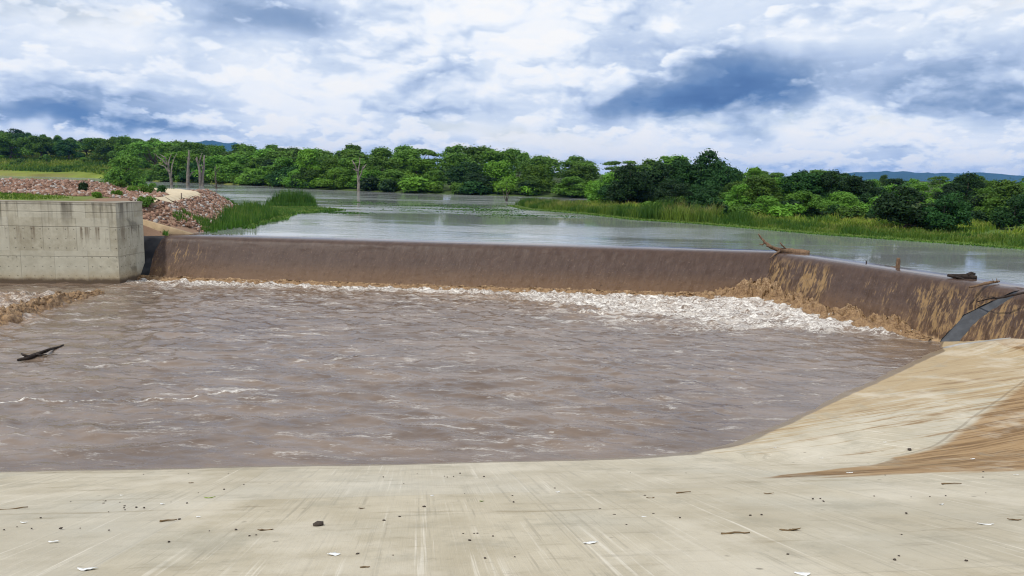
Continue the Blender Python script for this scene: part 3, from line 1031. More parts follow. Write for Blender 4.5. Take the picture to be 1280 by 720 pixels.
# ================================================================== RIPRAP
def ico():
    t = (1 + 5 ** .5) / 2
    v = np.array([(-1, t, 0), (1, t, 0), (-1, -t, 0), (1, -t, 0), (0, -1, t), (0, 1, t), (0, -1, -t), (0, 1, -t), (t, 0, -1), (t, 0, 1), (-t, 0, -1), (-t, 0, 1)], float)
    f = np.array([(0, 11, 5), (0, 5, 1), (0, 1, 7), (0, 7, 10), (0, 10, 11), (1, 5, 9), (5, 11, 4), (11, 10, 2), (10, 7, 6), (7, 1, 8), (3, 9, 4), (3, 4, 2), (3, 2, 6), (3, 6, 8), (3, 8, 9), (4, 9, 5), (2, 4, 11), (6, 2, 10), (8, 6, 7), (9, 8, 1)])
    return v / np.linalg.norm(v[0]), f


def rocks(name, polys, n, smin, smax, label, reject=None, rg=RNG):
    P = np.array([p for pl in polys for p in pl])
    lo, hi = P.min(0), P.max(0)
    x = rg.uniform(lo[0], hi[0], n * 4); y = rg.uniform(lo[1], hi[1], n * 4)
    d = np.min([poly_sd(pl, x, y) for pl in polys], 0) + fbm(x * .5, y * .5, 2, 33) * .6
    okk = d < 0
    if reject is not None: okk &= reject(x, y)
    x, y = x[okk][:n], y[okk][:n]
    z = ground_z(x, y)[0]
    bv, bf = ico(); m = len(x)
    s = (smin + (smax - smin) * rg.random(m) ** 2)
    jit = 1 + .34 * (rg.random((m, 12, 1)) - .5) * 2
    sc = s[:, None, None] * (.55 + .8 * rg.random((m, 1, 3)))
    a = rg.random(m) * 6.28; R = np.zeros((m, 3, 3)); R[:, 0, 0] = np.cos(a); R[:, 0, 1] = -np.sin(a); R[:, 1, 0] = np.sin(a); R[:, 1, 1] = np.cos(a); R[:, 2, 2] = 1
    V = np.einsum('mij,mkj->mki', R, bv[None] * jit * sc)
    V += np.stack([x, y, z + s * .25], 1)[:, None, :]
    Fc = (bf[None] + (np.arange(m) * 12)[:, None, None]).reshape(-1, 3)
    tint = np.repeat(rg.random(m), 12)
    return setting(mesh_np(name, V.reshape(-1, 3), Fc, M_stone, attrs={"tint": tint}), label, "rocks", "stuff")


notrack = lambda x, y: poly_sd(tp, x, y) > .15
rp1 = [(-62, 45.6), (-45, 45.3), (-34, 44.9), (-29, 43.6), (-25, 42.3), (-21.3, 42.0), (-20.6, 44), (-22, 47), (-24, 50.5), (-28, 54), (-31, 57.3), (-36, 58.4), (-75, 58.6), (-75, 46)]
rocks("riprap", [rp1], 15000, .04, .15, "pinkish broken stone laid over the embankment slope behind the wall", notrack)
rp2 = [tuple(p) for p in [(-20.4, 40.3), (-20.4, 44), (-20.2, 47), (-22.3, 53.0), (-25.5, 58), (-26.5, 63.5), (-24.2, 64.5), at(292, 262, .2)[:2], at(275, 272, .2)[:2], at(262, 280, .1)[:2], at(255, 289, 0)[:2], at(243, 291, 0)[:2]]]
rp2b = [tuple(on_ground(*q_)[:2]) for q_ in [(178, 262), (240, 246.5), (252, 243.5), (290, 254), (300, 262), (265, 281), (246, 290), (190, 285)]]
rp2c = [(-21.0, 39.5), (-17.9, 41.2), (-17.8, 43), (-19, 46), (-21.5, 47), (-21.5, 39.5)]
rocks("riprap", [rp2, rp2b, rp2c], 9500, .035, .135, "loose pink stones running from the sand track down to the weir crest", notrack)

# ================================================================== REEDS AND GRASS
def blades(name, x, y, z, h, wdt, mat, label, cat, lean=.25, parent=None, kind=None, rg=RNG, colr=None):
    m = len(x)
    a = rg.random(m) * 6.283; l = lean * h * (rg.random(m) + .2); b = rg.random(m) * 6.283
    dx, dy = np.cos(a) * wdt / 2, np.sin(a) * wdt / 2
    lx_, ly_ = np.cos(b) * l, np.sin(b) * l
    base = np.stack([x, y, z], 1)
    w0 = np.stack([dx, dy, 0 * dx], 1)
    V = np.zeros((m, 5, 3))
    V[:, 0] = base - w0; V[:, 1] = base + w0
    mid = base + np.stack([lx_ * .3, ly_ * .3, h * .6], 1)
    V[:, 2] = mid + w0 * .75; V[:, 3] = mid - w0 * .75
    V[:, 4] = base + np.stack([lx_, ly_, h], 1)
    k = np.arange(m) * 5
    F4 = np.stack([k, k + 1, k + 2, k + 3], 1); F3 = np.stack([k + 3, k + 2, k + 4], 1)
    Fc = [tuple(f) for f in F4.tolist()] + [tuple(f) for f in F3.tolist()]
    tint = np.clip(rg.normal(.5, .25, m), 0, 1) if colr is None else np.clip(colr + rg.normal(0, .18, m), 0, 1)
    ob = mesh_np(name, V.reshape(-1, 3), Fc, mat, parent, attrs={"tint": np.repeat(tint, 5), "along": np.tile([0, 0, .6, .6, 1.0], m)})
    if kind: setting(ob, label, cat, kind)
    elif label: tag(ob, label, cat)
    return ob


def scatter(poly, n, rg=RNG, wob=.5, fq=.4):
    P = np.array([tuple(p[:2]) for p in poly]); lo, hi = P.min(0) - 1, P.max(0) + 1
    xs, ys = [], []
    c = 0
    while c < n:
        x = rg.uniform(lo[0], hi[0], n * 3); y = rg.uniform(lo[1], hi[1], n * 3)
        okk = poly_sd([tuple(p) for p in P], x, y) + wob * fbm(x * fq, y * fq, 3, 12) < 0
        xs.append(x[okk]); ys.append(y[okk]); c += okk.sum()
    return np.concatenate(xs)[:n], np.concatenate(ys)[:n]


def zg(x, y): return np.maximum(ground_z(x, y)[0], -.05)


# reed bed beside the weir crest
rp = [at(258, 290, 0), at(300, 285, 0), at(330, 278, 0), at(348, 271, 0), at(330, 262, 0), at(310, 258, 0), at(296, 262, .2), at(280, 272, .2), at(262, 281, .2)]
x, y = scatter(rp, 5200, wob=.4)
hh = (.40 + .50 * RNG.random(len(x))) * (.65 + .6 * np.clip(fbm(x * .8, y * .8, 2, 4) + .4, 0, 1))
blades("reeds", x, y, np.minimum(zg(x, y), .35), hh, .045, M_reed, "green and tan reed bed at the water's edge beside the weir", "reeds", kind="stuff", colr=.45 + .5 * fbm(x * .7, y * .7, 2, 14))
# low green weed mat running out from the reeds
wp = [at(310, 286, 0), at(345, 277, 0), at(372, 268, 0), at(420, 264.5, 0), at(430, 263, 0), at(396, 259.5, 0), at(340, 258, 0), at(320, 262, 0)]
x, y = scatter(wp, 7000, wob=.5, fq=.25)
blades("weeds_and_reflection", x, y, 0 * x - .03, .10 + .16 * RNG.random(len(x)), .10, M_reed, "flat green mat of water weeds floating beside the reeds", "water plants", .9, kind="stuff", colr=.6 + .5 * fbm(x * .5, y * .5, 2, 15))
# dark floating blades standing in for the trees' rippled reflection on open water
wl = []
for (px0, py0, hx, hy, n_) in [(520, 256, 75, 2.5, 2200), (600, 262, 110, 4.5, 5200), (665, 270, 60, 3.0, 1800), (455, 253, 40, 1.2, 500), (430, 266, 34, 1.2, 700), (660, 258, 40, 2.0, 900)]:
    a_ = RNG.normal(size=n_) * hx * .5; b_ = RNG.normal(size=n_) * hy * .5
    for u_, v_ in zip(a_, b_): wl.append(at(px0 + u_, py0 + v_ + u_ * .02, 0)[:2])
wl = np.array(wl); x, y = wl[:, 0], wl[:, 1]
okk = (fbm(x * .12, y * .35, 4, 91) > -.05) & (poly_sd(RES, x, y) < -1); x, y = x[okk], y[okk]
blades("weeds_and_reflection", x, y, 0 * x - .02, .03 + .05 * RNG.random(len(x)), .16, M_reed, "dark green flecks imitating the rippled tree reflection in the middle of the reservoir", "water plants", 2.5, kind="stuff", colr=.1 + .3 * fbm(x * .3, y * .3, 2, 92))
# reed island
ip = [at(335, 259, 0), at(395, 259.5, 0), at(392, 254.5, 0), at(340, 254, 0)]
cx_, cy_ = np.mean([p[0] for p in ip]), np.mean([p[1] for p in ip])
x, y = scatter(ip, 3800, wob=.7, fq=.6)
cdist = np.clip(np.hypot((x - cx_) / 2.3, (y - cy_) / 2.2), 0, 1.3)
isl = thing("reed_clump", "dense dark green clump of tall reeds standing alone in the reservoir", "reeds")
blades("reeds", x, y, 0 * x - .05, (1.15 + .75 * RNG.random(len(x)) ** 1.5) * (1.12 - .42 * cdist ** 2.5) * (1 + .22 * fbm(x * .9, y * .9, 2, 77)), .06, M_reed, None, None, .30, parent=isl, colr=.28 + .3 * fbm(x * .9, y * .9, 2, 16))

# right bank: reeds along the water, grass behind
shore = [at(px, py, 0) for px, py in [(641, 257), (662, 262), (730, 267), (800, 275), (880, 280), (960, 287), (1030, 293), (1100, 298), (1200, 305), (1290, 312), (1400, 322)]]
def strip(width0, width1, n, rg=RNG):
    S = np.array([p[:2] for p in shore]); d = np.r_[0, np.cumsum(np.hypot(*np.diff(S, axis=0).T))]
    s = rg.uniform(0, d[-1], n); o = rg.uniform(width0, width1, n)
    x = np.interp(s, d, S[:, 0]); y = np.interp(s, d, S[:, 1])
    i = np.clip(np.searchsorted(d, s) - 1, 0, len(S) - 2); t = S[i + 1] - S[i]; t /= np.linalg.norm(t, axis=1)[:, None]
    return x - t[:, 1] * o, y + t[:, 0] * o, s / d[-1]
x, y, s = strip(.3, 3.8, 19000)
hh = (1 - .48 * sstep(.5, .8, s)) * (.42 + .5 * RNG.random(len(x))) * (.75 + .6 * np.clip(1.4 * fbm(x * .30, y * .30, 3, 24) + .3, -.3, 1.1)) * (.85 + .8 * sstep(.30, .42, s) * sstep(.62, .5, s))
blades("reeds", x, y, zg(x, y), hh, .05, M_bankgrass, "strip of tall reeds and grass along the far right waterline", "reeds", .45, kind="stuff", colr=.42 + .95 * fbm(x * .3, y * .3, 3, 25))
x, y, s = strip(-.9, .6, 7000)
blades("weeds_and_reflection", x, y, 0 * x - .03, .07 + .1 * RNG.random(len(x)), .10, M_reed, "pale green fringe of floating weeds along the right waterline", "water plants", .9, kind="stuff", colr=.75 + .3 * fbm(x * .5, y * .5, 2, 26))
x, y, s = strip(3.0, 22, 42000)
okk = poly_sd(RES, x, y) > 2.5; x, y = x[okk], y[okk]
blades("grass", x, y, zg(x, y), .10 + .50 * RNG.random(len(x)) * np.clip(.55 + fbm(x * .35, y * .35, 3, 41), .1, 1.4), .10, M_grass, "yellow-green tall grass on the right bank in front of the trees", "grass", .5, kind="stuff", colr=.5 + .9 * fbm(x * .2, y * .2, 3, 27))
# grassy slope at far left
def inland(px, py, d):
    """a point d metres inland of the far waterline seen at this pixel"""
    b = at(px, py, 0)[:2]
    return b * (1 + d / math.hypot(*b))


fp = [inland(-200, 216, 1), inland(0, 219, 1), inland(120, 222, 1), inland(215, 228, 1), inland(300, 231, 1), inland(300, 231, 30), inland(205, 227, 62), inland(120, 222, 75), inland(0, 219, 80), inland(-200, 216, 80)]
x, y = scatter(fp, 30000, wob=2, fq=.1)
okk = poly_sd(RES, x, y) > .5; x, y = x[okk], y[okk]
blades("grass", x, y, zg(x, y), .5 + .9 * RNG.random(len(x)) ** 2, .45, M_grass, "bright yellow-green grass slope below the woodland at far left", "grass", .5, kind="stuff", colr=.5 + .7 * fbm(x * .06, y * .06, 3, 28))
# grass behind the wall top and along the embankment
gp = [(-60, 31.6), (-24, 37.2), (-23.5, 40), (-29, 43.5), (-36, 44.8), (-60, 45.6)]
x, y = scatter(gp, 15000, wob=.5)
blades("grass", x, y, zg(x, y), .05 + .12 * RNG.random(len(x)), .05, M_grass, "low green grass strip just behind the top of the concrete wall", "grass", .6, kind="stuff", colr=.35 + .4 * fbm(x * .5, y * .5, 2, 29))
bp = [(-75, 58.2), (-36, 58.0), (-31.5, 57), (-29, 57), (-29, 62), (-36, 61.5), (-75, 61.5)]
x, y = scatter(bp, 3800, wob=.8)
blades("grass", x, y, zg(x, y), .04 + .11 * RNG.random(len(x)), .08, M_bankgrass, "rough green grass along the crest of the stony embankment", "grass", .5, kind="stuff", colr=.35 + .4 * fbm(x * .4, y * .4, 2, 30))
tp3 = [at(205, 272, .9), at(232, 268, .9), at(262, 278, .3), at(262, 288, .1), at(235, 280, .3)]
x, y = scatter(tp3, 900, wob=.6, fq=1.2)
blades("grass", x, y, zg(x, y), .15 + .25 * RNG.random(len(x)), .04, M_reed, "sparse green tufts growing between the loose stones", "grass", .5, kind="stuff", colr=.6 + 0 * x)
tp4 = [at(262, 247, .8), at(290, 253, .5), at(300, 259, .3), at(285, 255, .6)]
x, y = scatter(tp4, 700, wob=.2)
blades("grass", x, y, zg(x, y), .15 + .3 * RNG.random(len(x)), .05, M_reed, "thin green fringe of grass behind the stones at the reservoir edge", "grass", .5, kind="stuff", colr=.5 + 0 * x)

# ================================================================== TREES
def crown_mesh(name, lobes, n, size, mat, parent, seed, bias=.35, shell=(.72, 1.06)):
    rg = np.random.default_rng(seed)
    C = np.array([l[0] for l in lobes], float); R = np.array([l[1] for l in lobes], float)
    wgt = (R[:, 0] * R[:, 1] + R[:, 0] * R[:, 2]) ; wgt = wgt / wgt.sum()
    k = rg.choice(len(C), n, p=wgt)
    d = rg.normal(size=(n, 3)); d /= np.linalg.norm(d, axis=1)[:, None]
    d[:, 2] = np.where(d[:, 2] < -.5, -d[:, 2], d[:, 2])
    rad = shell[0] + (shell[1] - shell[0]) * rg.random(n) ** .6
    rad += .10 * np.sin(d[:, 0] * 7 + k) * np.cos(d[:, 1] * 8 + k * 2)
    rad = np.where(rg.random(n) < .20, rad * (1.05 + .50 * rg.random(n)), rad)
    P = C[k] + d * R[k] * rad[:, None]
    N = d * .9 + rg.normal(size=(n, 3)) * .55 + np.array([0, 0, bias]); N /= np.linalg.norm(N, axis=1)[:, None]
    T = np.cross(N, rg.normal(size=(n, 3))); T /= np.linalg.norm(T, axis=1)[:, None]; B = np.cross(N, T)
    s = size * (.55 + .9 * rg.random(n))[:, None]; asp = (.45 + .4 * rg.random(n))[:, None]
    V = np.zeros((n, 4, 3))
    V[:, 0] = P - T * s; V[:, 1] = P - B * s * asp + N * s * .15; V[:, 2] = P + T * s; V[:, 3] = P + B * s * asp + N * s * .15
    lt = rg.random(len(C))
    tint = np.clip(.25 + .35 * lt[k] + .3 * rg.random(n), 0, 1)
    Fc = np.arange(n * 4).reshape(n, 4)
    return mesh_np(name, V.reshape(-1, 3), Fc, mat, parent, attrs={"tint": np.repeat(tint, 4)})


def make_tree(seed, kind, mat, label, leaf=.30, n=3600, name="tree", cat="tree", group=None):
    """a tree 10 m tall standing at the origin"""
    rg = np.random.default_rng(seed)
    t = thing(name, label, cat, (0, 0, -500), 0, group)
    lobes = []; limbs = []
    if kind == 'round':
        base, topz, rad = 1.5, 8.2, 4.3
        for i in range(20):
            a = rg.random() * 6.283; h = rg.random() ** .9; r = rad * math.sqrt(rg.random()) * (1 - .55 * h)
            c = (r * math.cos(a), r * math.sin(a), base + .7 + (topz - base) * h); q_ = 1.15 + .75 * rg.random() - .25 * h
            q_ *= .86
            lobes.append((c, (q_ * 1.05, q_ * 1.05, q_ * 1.0)))
    elif kind == 'umbrella':
        for i in range(16):
            a = rg.random() * 6.283; r = 4.3 * math.sqrt(rg.random()); lv = rg.choice([0, 1, 2], p=[.25, .35, .4])
            z = (3.6, 6.0, 8.3)[lv] - .07 * r * r * (.8 if lv == 2 else .3) + rg.normal() * .35
            if lv == 0: r = 2.2 + 2.2 * rg.random()
            q_ = 1.2 + .7 * rg.random()
            lobes.append(((r * math.cos(a), r * math.sin(a), z), (q_ * 1.05, q_ * 1.05, q_ * .68)))
    elif kind == 'tall':
        for i in range(13):
            h = rg.random(); a = rg.random() * 6.283; r = (2.3 - 1.1 * h) * math.sqrt(rg.random())
            q_ = 1.2 + .6 * rg.random()
            lobes.append(((r * math.cos(a), r * math.sin(a), 2.0 + 7.0 * h), (q_, q_, q_ * .8)))
    elif kind == 'sparse':
        for i in range(9):
            a = rg.random() * 6.283; r = 3.2 * math.sqrt(rg.random()); z = 5.2 + 4.0 * rg.random()
            q_ = .8 + .5 * rg.random()
            lobes.append(((r * math.cos(a), r * math.sin(a), z), (q_ * 1.2, q_ * 1.2, q_ * .6)))
    elif kind == 'low':                       # foliage right down to the ground
        for i in range(24):
            a = rg.random() * 6.283; h = rg.random(); r = 4.2 * math.sqrt(rg.random()) * (1 - .6 * h * h)
            q_ = 1.5 + .8 * rg.random() - .4 * h
            q_ *= .84
            lobes.append(((r * math.cos(a), r * math.sin(a), 1.0 + 7.4 * h), (q_ * 1.0, q_ * 1.0, q_ * .95)))
    parts = []
    fork = 2.6 if kind != 'low' else 1.4
    lean = rg.normal(size=2) * .3
    P = np.array([(0, 0, -.6), (0.03, 0, .5), (lean[0] * .4, lean[1] * .4, fork * .6), (lean[0], lean[1], fork), (lean[0] * 1.6, lean[1] * 1.6, fork + 2.5), (lean[0] * 1.8, lean[1] * 1.8, 7.5)])
    parts.append(tube(P, [.42, .32, .27, .23, .14, .04], 7, .08, seed))
    for c, r in lobes[:9]:
        q_ = np.array([lean[0], lean[1], fork * (.8 + .3 * rg.random())])
        parts.append(tube(bend(q_, np.array(c), 5, .06, seed + len(parts)), [.15, .12, .09, .06, .03], 5, .08, seed))
    v, f = join(parts)
    mesh_np("trunk", v, f, M_bark, t, smooth=True)
    crown_mesh("crown", lobes, n, leaf, mat, t, seed + 100)
    return t


def make_bush(seed, mat, label, leaf=.10, n=1500, name="bush", group=None):
    """a bush about 1 m tall and 1.4 m wide"""
    rg = np.random.default_rng(seed)
    t = thing(name, label, "bush", (0, 0, -500), 0, group)
    lobes = []
    for i in range(9):
        a = rg.random() * 6.283; r = .48 * math.sqrt(rg.random()); h = rg.random()
        q_ = .2 + .14 * rg.random()
        lobes.append(((r * math.cos(a), r * math.sin(a), .15 + .62 * h * (1 - r * .6)), (q_ * 1.15, q_ * 1.15, q_)))
    parts = [tube(bend((0, 0, -.1), l[0], 4, .08, seed + i), [.03, .022, .015, .008], 5) for i, l in enumerate(lobes[:6])]
    v, f = join(parts)
    mesh_np("stem", v, f, M_bark, t)
    crown_mesh("foliage", lobes, n, leaf, mat, t, seed + 50)
    return t


LB_F = "leafy green tree packed into the woodland along the far shore"
GR_F = "woodland trees along the far shore"
LB_L = "green woodland tree on the rise above the grass slope at far left"
GR_L = "woodland trees above the far left grass slope"
LB_R = "leafy tree in the loose wood behind the right bank grass"
GR_R = "trees behind the right bank"
protos = [make_tree(201 + i, k, m_, LB_F, .22, n_) for i, (k, m_, n_) in enumerate([
    ('round', M_leaf, 8000), ('umbrella', M_leaf, 6500), ('low', M_leaf, 9000), ('round', M_leafdark, 8000), ('umbrella', M_leafdark, 6500),
    ('tall', M_leaf, 5600), ('low', M_leafdark, 9500), ('round', M_leafbright, 7600), ('sparse', M_leaf, 2600), ('round', M_leaf, 7600), ('round', M_leaf, 8200), ('low', M_leafbright, 8000)])]
used = set()


def plant(i, x, y, h, label, group, wide=1.0, rot=None):
    s = h / 10.0
    rot = random.random() * 6.283 if rot is None else rot
    sc = (s * wide, s * wide, s)
    z = gz(x, y) - .05
    p = protos[i]
    if i not in used:
        used.add(i); p.location = (x, y, z); p.rotation_euler = (0, 0, rot); p.scale = sc
        p["label"] = label
        if group: p["group"] = group
        elif "group" in p: del p["group"]
        return p
    o = copy_thing(p, (x, y, z), rot, sc, label, group)
    if not group and "group" in o: del o["group"]
    return o


SKY = [(-60, 166), (0, 166), (25, 161), (60, 168), (100, 170), (150, 171), (200, 172), (250, 176), (300, 179), (360, 182), (415, 178), (440, 179), (470, 181), (500, 178), (560, 183), (600, 181), (635, 180),
       (660, 189), (690, 193), (740, 196), (780, 200), (840, 196), (900, 200), (930, 212), (970, 214), (1010, 211), (1040, 211), (1100, 224), (1150, 228), (1210, 216), (1240, 226), (1290, 222), (1360, 222)]
sky_y = lambda px: float(np.interp(px, [p[0] for p in SKY], [p[1] for p in SKY]))


def h_for(x, y, ytop):
    """height of a tree at (x, y) whose top reaches photo row ytop"""
    px = proj((x, y, 0))[0]
    p = atd(px, ytop, y)
    return float(p[2] - gz(x, y))


FAR = [at(px, py, 0)[:2] for px, py in [(-60, 217.8), (0, 219.5), (120, 222.5), (200, 227), (270, 230), (330, 232.5), (400, 237), (500, 241), (600, 244), (700, 247), (775, 250)]]
FAR += [np.array([40, 118]), np.array([75, 105])]
FA = np.array(FAR); FD = np.r_[0, np.cumsum(np.hypot(*np.diff(FA, axis=0).T))]


def far_point(s, inl):
    x = np.interp(s, FD, FA[:, 0]); y = np.interp(s, FD, FA[:, 1])
    # inland is away from the camera
    l = math.hypot(x, y)
    return x + x / l * inl, y + y / l * inl


rr = random.Random(5)
count = 0
for row, (inl, step, frac) in enumerate([(4.0, 8.0, .50), (11, 8.5, .74), (22, 9.5, .88), (38, 10.5, .97), (60, 11.5, 1.0)]):
    s = rr.random() * step
    while s < FD[-1]:
        x, y = far_point(s, inl + rr.uniform(-3, 3))
        s += step * rr.uniform(.75, 1.3)
        px, _ = proj((x, y, 0))
        if px < -70 or px > 1330: continue
        left = px < 205
        if left and inl < 55: continue                      # the open grass slope
        if 205 <= px < 300 and inl < 10 and rr.random() < .7: continue
        yt = sky_y(px)
        yb = proj((x, y, gz(x, y)))[1]
        yt2 = yb - (yb - yt) * frac * rr.uniform(.84, 1.03)
        h = h_for(x, y, yt2)
        if h < 2.0: continue
        h = min(h, 17)
        c = rr.random()
        if row <= 1: i = rr.choice([0, 2, 2, 2, 11, 3, 6, 10, 9, 7])
        elif row >= 3 and c < .14: i = 8
        elif row >= 2 and c < .24: i = 5
        else: i = rr.choice([0, 1, 3, 5, 9, 10, 0, 2, 9, 10, 2])
        wide = min(max(rr.uniform(1.25, 1.65) * (9.0 / max(h, 4)) ** .45, 1.1), 2.2)
        if left: plant(i, x, y, h, LB_L, GR_L, wide)
        else: plant(i, x, y, h, LB_F, GR_F, wide)
        count += 1
# extra rows up the left rise
for inl in (72, 100, 125):
    for px in range(-60, 210, 17):
        b = at(px, float(np.interp(px, [-60, 0, 120, 200], [217.8, 219.5, 222.5, 227])), 0)
        l = math.hypot(b[0], b[1]); inn = inl + rr.uniform(-5, 5); x, y = b[0] * (1 + inn / l), b[1] * (1 + inn / l)
        yt = sky_y(px); yb = proj((x, y, gz(x, y)))[1]
        fr = {72: .72, 100: .9, 125: 1.02}[inl]
        h = min(max(h_for(x, y, yb - (yb - yt) * fr * rr.uniform(.88, 1.05)), 5), 17)
        plant(rr.choice([0, 1, 3, 4, 9, 10, 6, 2]), x, y, h, LB_L, GR_L, rr.uniform(1.0, 1.4)); count += 1

# right bank trees
def special(i, px, py, ytop, label, group=None, wide=1.0, z=None, y=None):
    p = at(px, py, .9) if y is None else atd(px, py, y)
    plant(i, p[0], p[1], h_for(p[0], p[1], ytop), label, group, wide)


special(6, 888, 254, 186, "tallest dark green tree at the end of the dark clump on the right bank", None, 1.0)
special(6, 905, 256, 205, "dark green tree leaning into the right side of the tallest dark clump", None, 1.0)
special(3, 858, 253, 197, "dark rounded tree just left of the tallest tree on the right bank", None, 1.15)
special(6, 822, 252, 201, "broad dark tree in the middle of the dark clump on the right bank", None, 1.25)
special(6, 787, 254, 203, "dark tree at the left end of the dark clump on the right bank", None, 1.05)
special(4, 840, 258, 226, "low dark tree in front of the dark clump on the right bank", None, 1.3)
special(8, 935, 254, 208, "thin airy tree standing right of the tallest dark tree", None, .9)
special(3, 1207, 262, 215, "dark round-headed tree standing up against the blue ridge", None, 1.15)
special(6, 1130, 279, 230, "broad dark spreading tree near the water on the right bank", None, 1.45)
special(6, 1180, 281, 238, "green bushy tree beside the broad dark tree near the water", None, 1.35)
special(2, 1258, 274, 222, "leafy tree at the right edge of the view with a paler top", None, 1.3)
special(6, 1272, 282, 240, "dark low tree at the right edge of the view above the grass", None, 1.3)
for px, py, yt, i, wd in [(925, 262, 228, 2, 1.3), (950, 263, 222, 10, 1.3), (975, 262, 218, 1, 1.2), (1000, 263, 213, 4, 1.15), (1030, 264, 211, 6, 1.15), (1060, 264, 218, 4, 1.3), (1085, 264, 224, 6, 1.3),
                          (1110, 262, 228, 2, 1.2), (1150, 262, 229, 1, 1.3), (1185, 262, 230, 6, 1.3), (1230, 264, 232, 2, 1.3), (1010, 268, 240, 9, 1.5), (960, 266, 242, 2, 1.5), (1060, 268, 240, 2, 1.4),
                          (760, 250, 213, 2, 1.2), (745, 249, 222, 11, 1.2), (1300, 268, 226, 6, 1.2), (1335, 272, 222, 4, 1.2)]:
    special(i, px, py, yt + rr.uniform(-1.5, 1.5), LB_R, GR_R, wd); count += 1
for px, py, yt, i, wd in [(912, 259, 238, 2, 1.6), (940, 260, 240, 6, 1.6), (968, 262, 236, 2, 1.5), (990, 264, 240, 2, 1.7), (1022, 264, 234, 6, 1.5), (1046, 266, 238, 2, 1.6), (1076, 266, 240, 6, 1.7), (1100, 268, 242, 2, 1.6),
                          (1222, 272, 240, 6, 1.6), (1246, 274, 244, 2, 1.7), (1290, 276, 238, 6, 1.6), (770, 252, 224, 6, 1.5), (802, 254, 228, 6, 1.5), (838, 254, 222, 3, 1.3), (866, 255, 228, 6, 1.5), (892, 257, 230, 6, 1.5), (917, 258, 226, 2, 1.4)]:
    special(i, px, py, yt + rr.uniform(-1.5, 1.5), LB_R, GR_R, wd); count += 1
for k in range(34):
    px = 780 + k * 17 + rr.uniform(-6, 6); yd = rr.uniform(100, 165)
    p = atd(px, 240, yd); yt = sky_y(px) + rr.uniform(0, 7) if px > 925 else 214 + rr.uniform(-4, 6)
    plant(rr.choice([0, 1, 3, 4, 6, 9, 10, 2, 8]), p[0], p[1], max(h_for(p[0], p[1], yt), 3.0), LB_R, GR_R, rr.uniform(1.1, 1.5)); count += 1
for i, p in enumerate(protos):
    if i not in used: plant(i, -150 + i * 9, 330, 10, LB_F, GR_F)

# a few named trees and shrubs
plant(7, *at(388, 231, .8)[:2], h_for(*at(388, 231, .8)[:2], 187), "bright yellow-green round tree in the far shore woodland", None, 1.0)
plant(2, *at(157, 224.5, 1.2)[:2], 8.0, "single bushy tree at the right end of the far left grass slope", None, 1.1)
plant(10, *inland(24, 219, 34), 4.2, "small round tree alone on the far left grass slope", None, 1.2)
plant(5, *inland(60, 221, 36), 4.0, "slim dark leaning shrub in the middle of the far left grass slope", None, 1.0)

# bushes
bushes = [make_bush(301 + i, m_, "", .085) for i, m_ in enumerate([M_leafbright, M_leaf, M_leafbright, M_leafdark])]
bused = set()


def bush(i, x, y, h, label, group=None, wide=1.0):
    z = gz(x, y) - .03; p = bushes[i]; sc = (h * wide, h * wide, h); rot = random.random() * 6.283
    if i not in bused:
        bused.add(i); p.location = (x, y, max(z, -.1)); p.rotation_euler = (0, 0, rot); p.scale = sc; o = p
    else:
        o = copy_thing(p, (x, y, max(z, -.1)), rot, sc)
    o["label"] = label
    if "group" in o: del o["group"]
    if group: o["group"] = group
    return o


for px, py, z, h, i, lab in [(106, 239.5, 2.0, .62, 3, "small dark bush sitting on the middle of the pink stones"),
                             (146, 245, 1.8, .45, 0, "bright green bush at the foot of the stones above the wall"),
                             (149, 234, 2.3, .6, 1, "little bush on the crest of the stony embankment"),
                             (184, 243, 1.9, .62, 1, "round green bush on the left side of the sand track"),
                             (204, 241.5, 1.9, .55, 3, "dark green bush inside the bend of the sand track"),
                             (183, 259, 1.7, .62, 1, "dark bush just behind the corner of the concrete wall"),
                             (176, 227, 2.2, .9, 0, "pale bush with a thin stem on the embankment skyline"),
                             (191, 231.5, 2.1, .95, 1, "wide green bush at the end of the embankment crest"),
                             (166, 240, 2.0, .5, 0, "yellow-green tuft bush among the stones left of the track"),
                             (121, 247.5, 1.8, .4, 2, "low leafy bush on the grass strip above the wall")]:
    p = on_ground(px, py); bush(i, p[0], p[1], h, lab)
bush(1, *at(318, 232, 0)[:2], 3.2, "large dome shaped bush at the water's edge near the dead trees", None, 1.4)
bush(2, *at(432, 236.5, 0)[:2], 3.6, "big rounded bush left of the bare tree on the far shore", None, 1.2)
bush(2, *at(522, 241.5, 0)[:2], 3.2, "wide bright bush overhanging the far waterline", None, 1.5)
bush(3, *at(740, 249, .2)[:2], 1.6, "small dark bush at the tip of the grassy point", None, 1.4)
for k in range(95):
    s = rr.uniform(FD[-1] * .22, FD[-1]); inl = rr.uniform(.6, 4.5)
    x, y = far_point(s, inl)
    bush(rr.choice([0, 1, 2, 2, 0, 3]), x, y, rr.uniform(1.0, 2.9), "bright green shrub in the fringe of undergrowth along the far waterline", "shrubs along the far waterline", rr.uniform(1.1, 1.8))
for k in range(80):
    px = rr.uniform(770, 1290); py = np.interp(px, [770, 900, 1280], [255, 263, 277]) + rr.uniform(-4, 3)
    if 1105 < px < 1210: continue
    p = at(px, py, .8)
    bush(rr.choice([1, 3, 1, 0]), p[0], p[1], rr.uniform(.5, 1.6), "low leafy shrub at the foot of the trees behind the right bank grass", "shrubs behind the right bank grass", rr.uniform(1.1, 1.6))
for k in range(26):
    px = rr.uniform(-40, 210); p = inland(px, np.interp(px, [-60, 0, 120, 210], [217.8, 219.5, 222.5, 227.5]), rr.uniform(6, 60))
    bush(rr.choice([0, 1, 2]), p[0], p[1], rr.uniform(.9, 2.2), "small shrub dotted over the far left grass slope", "shrubs on the far left grass slope", rr.uniform(1.0, 1.6))

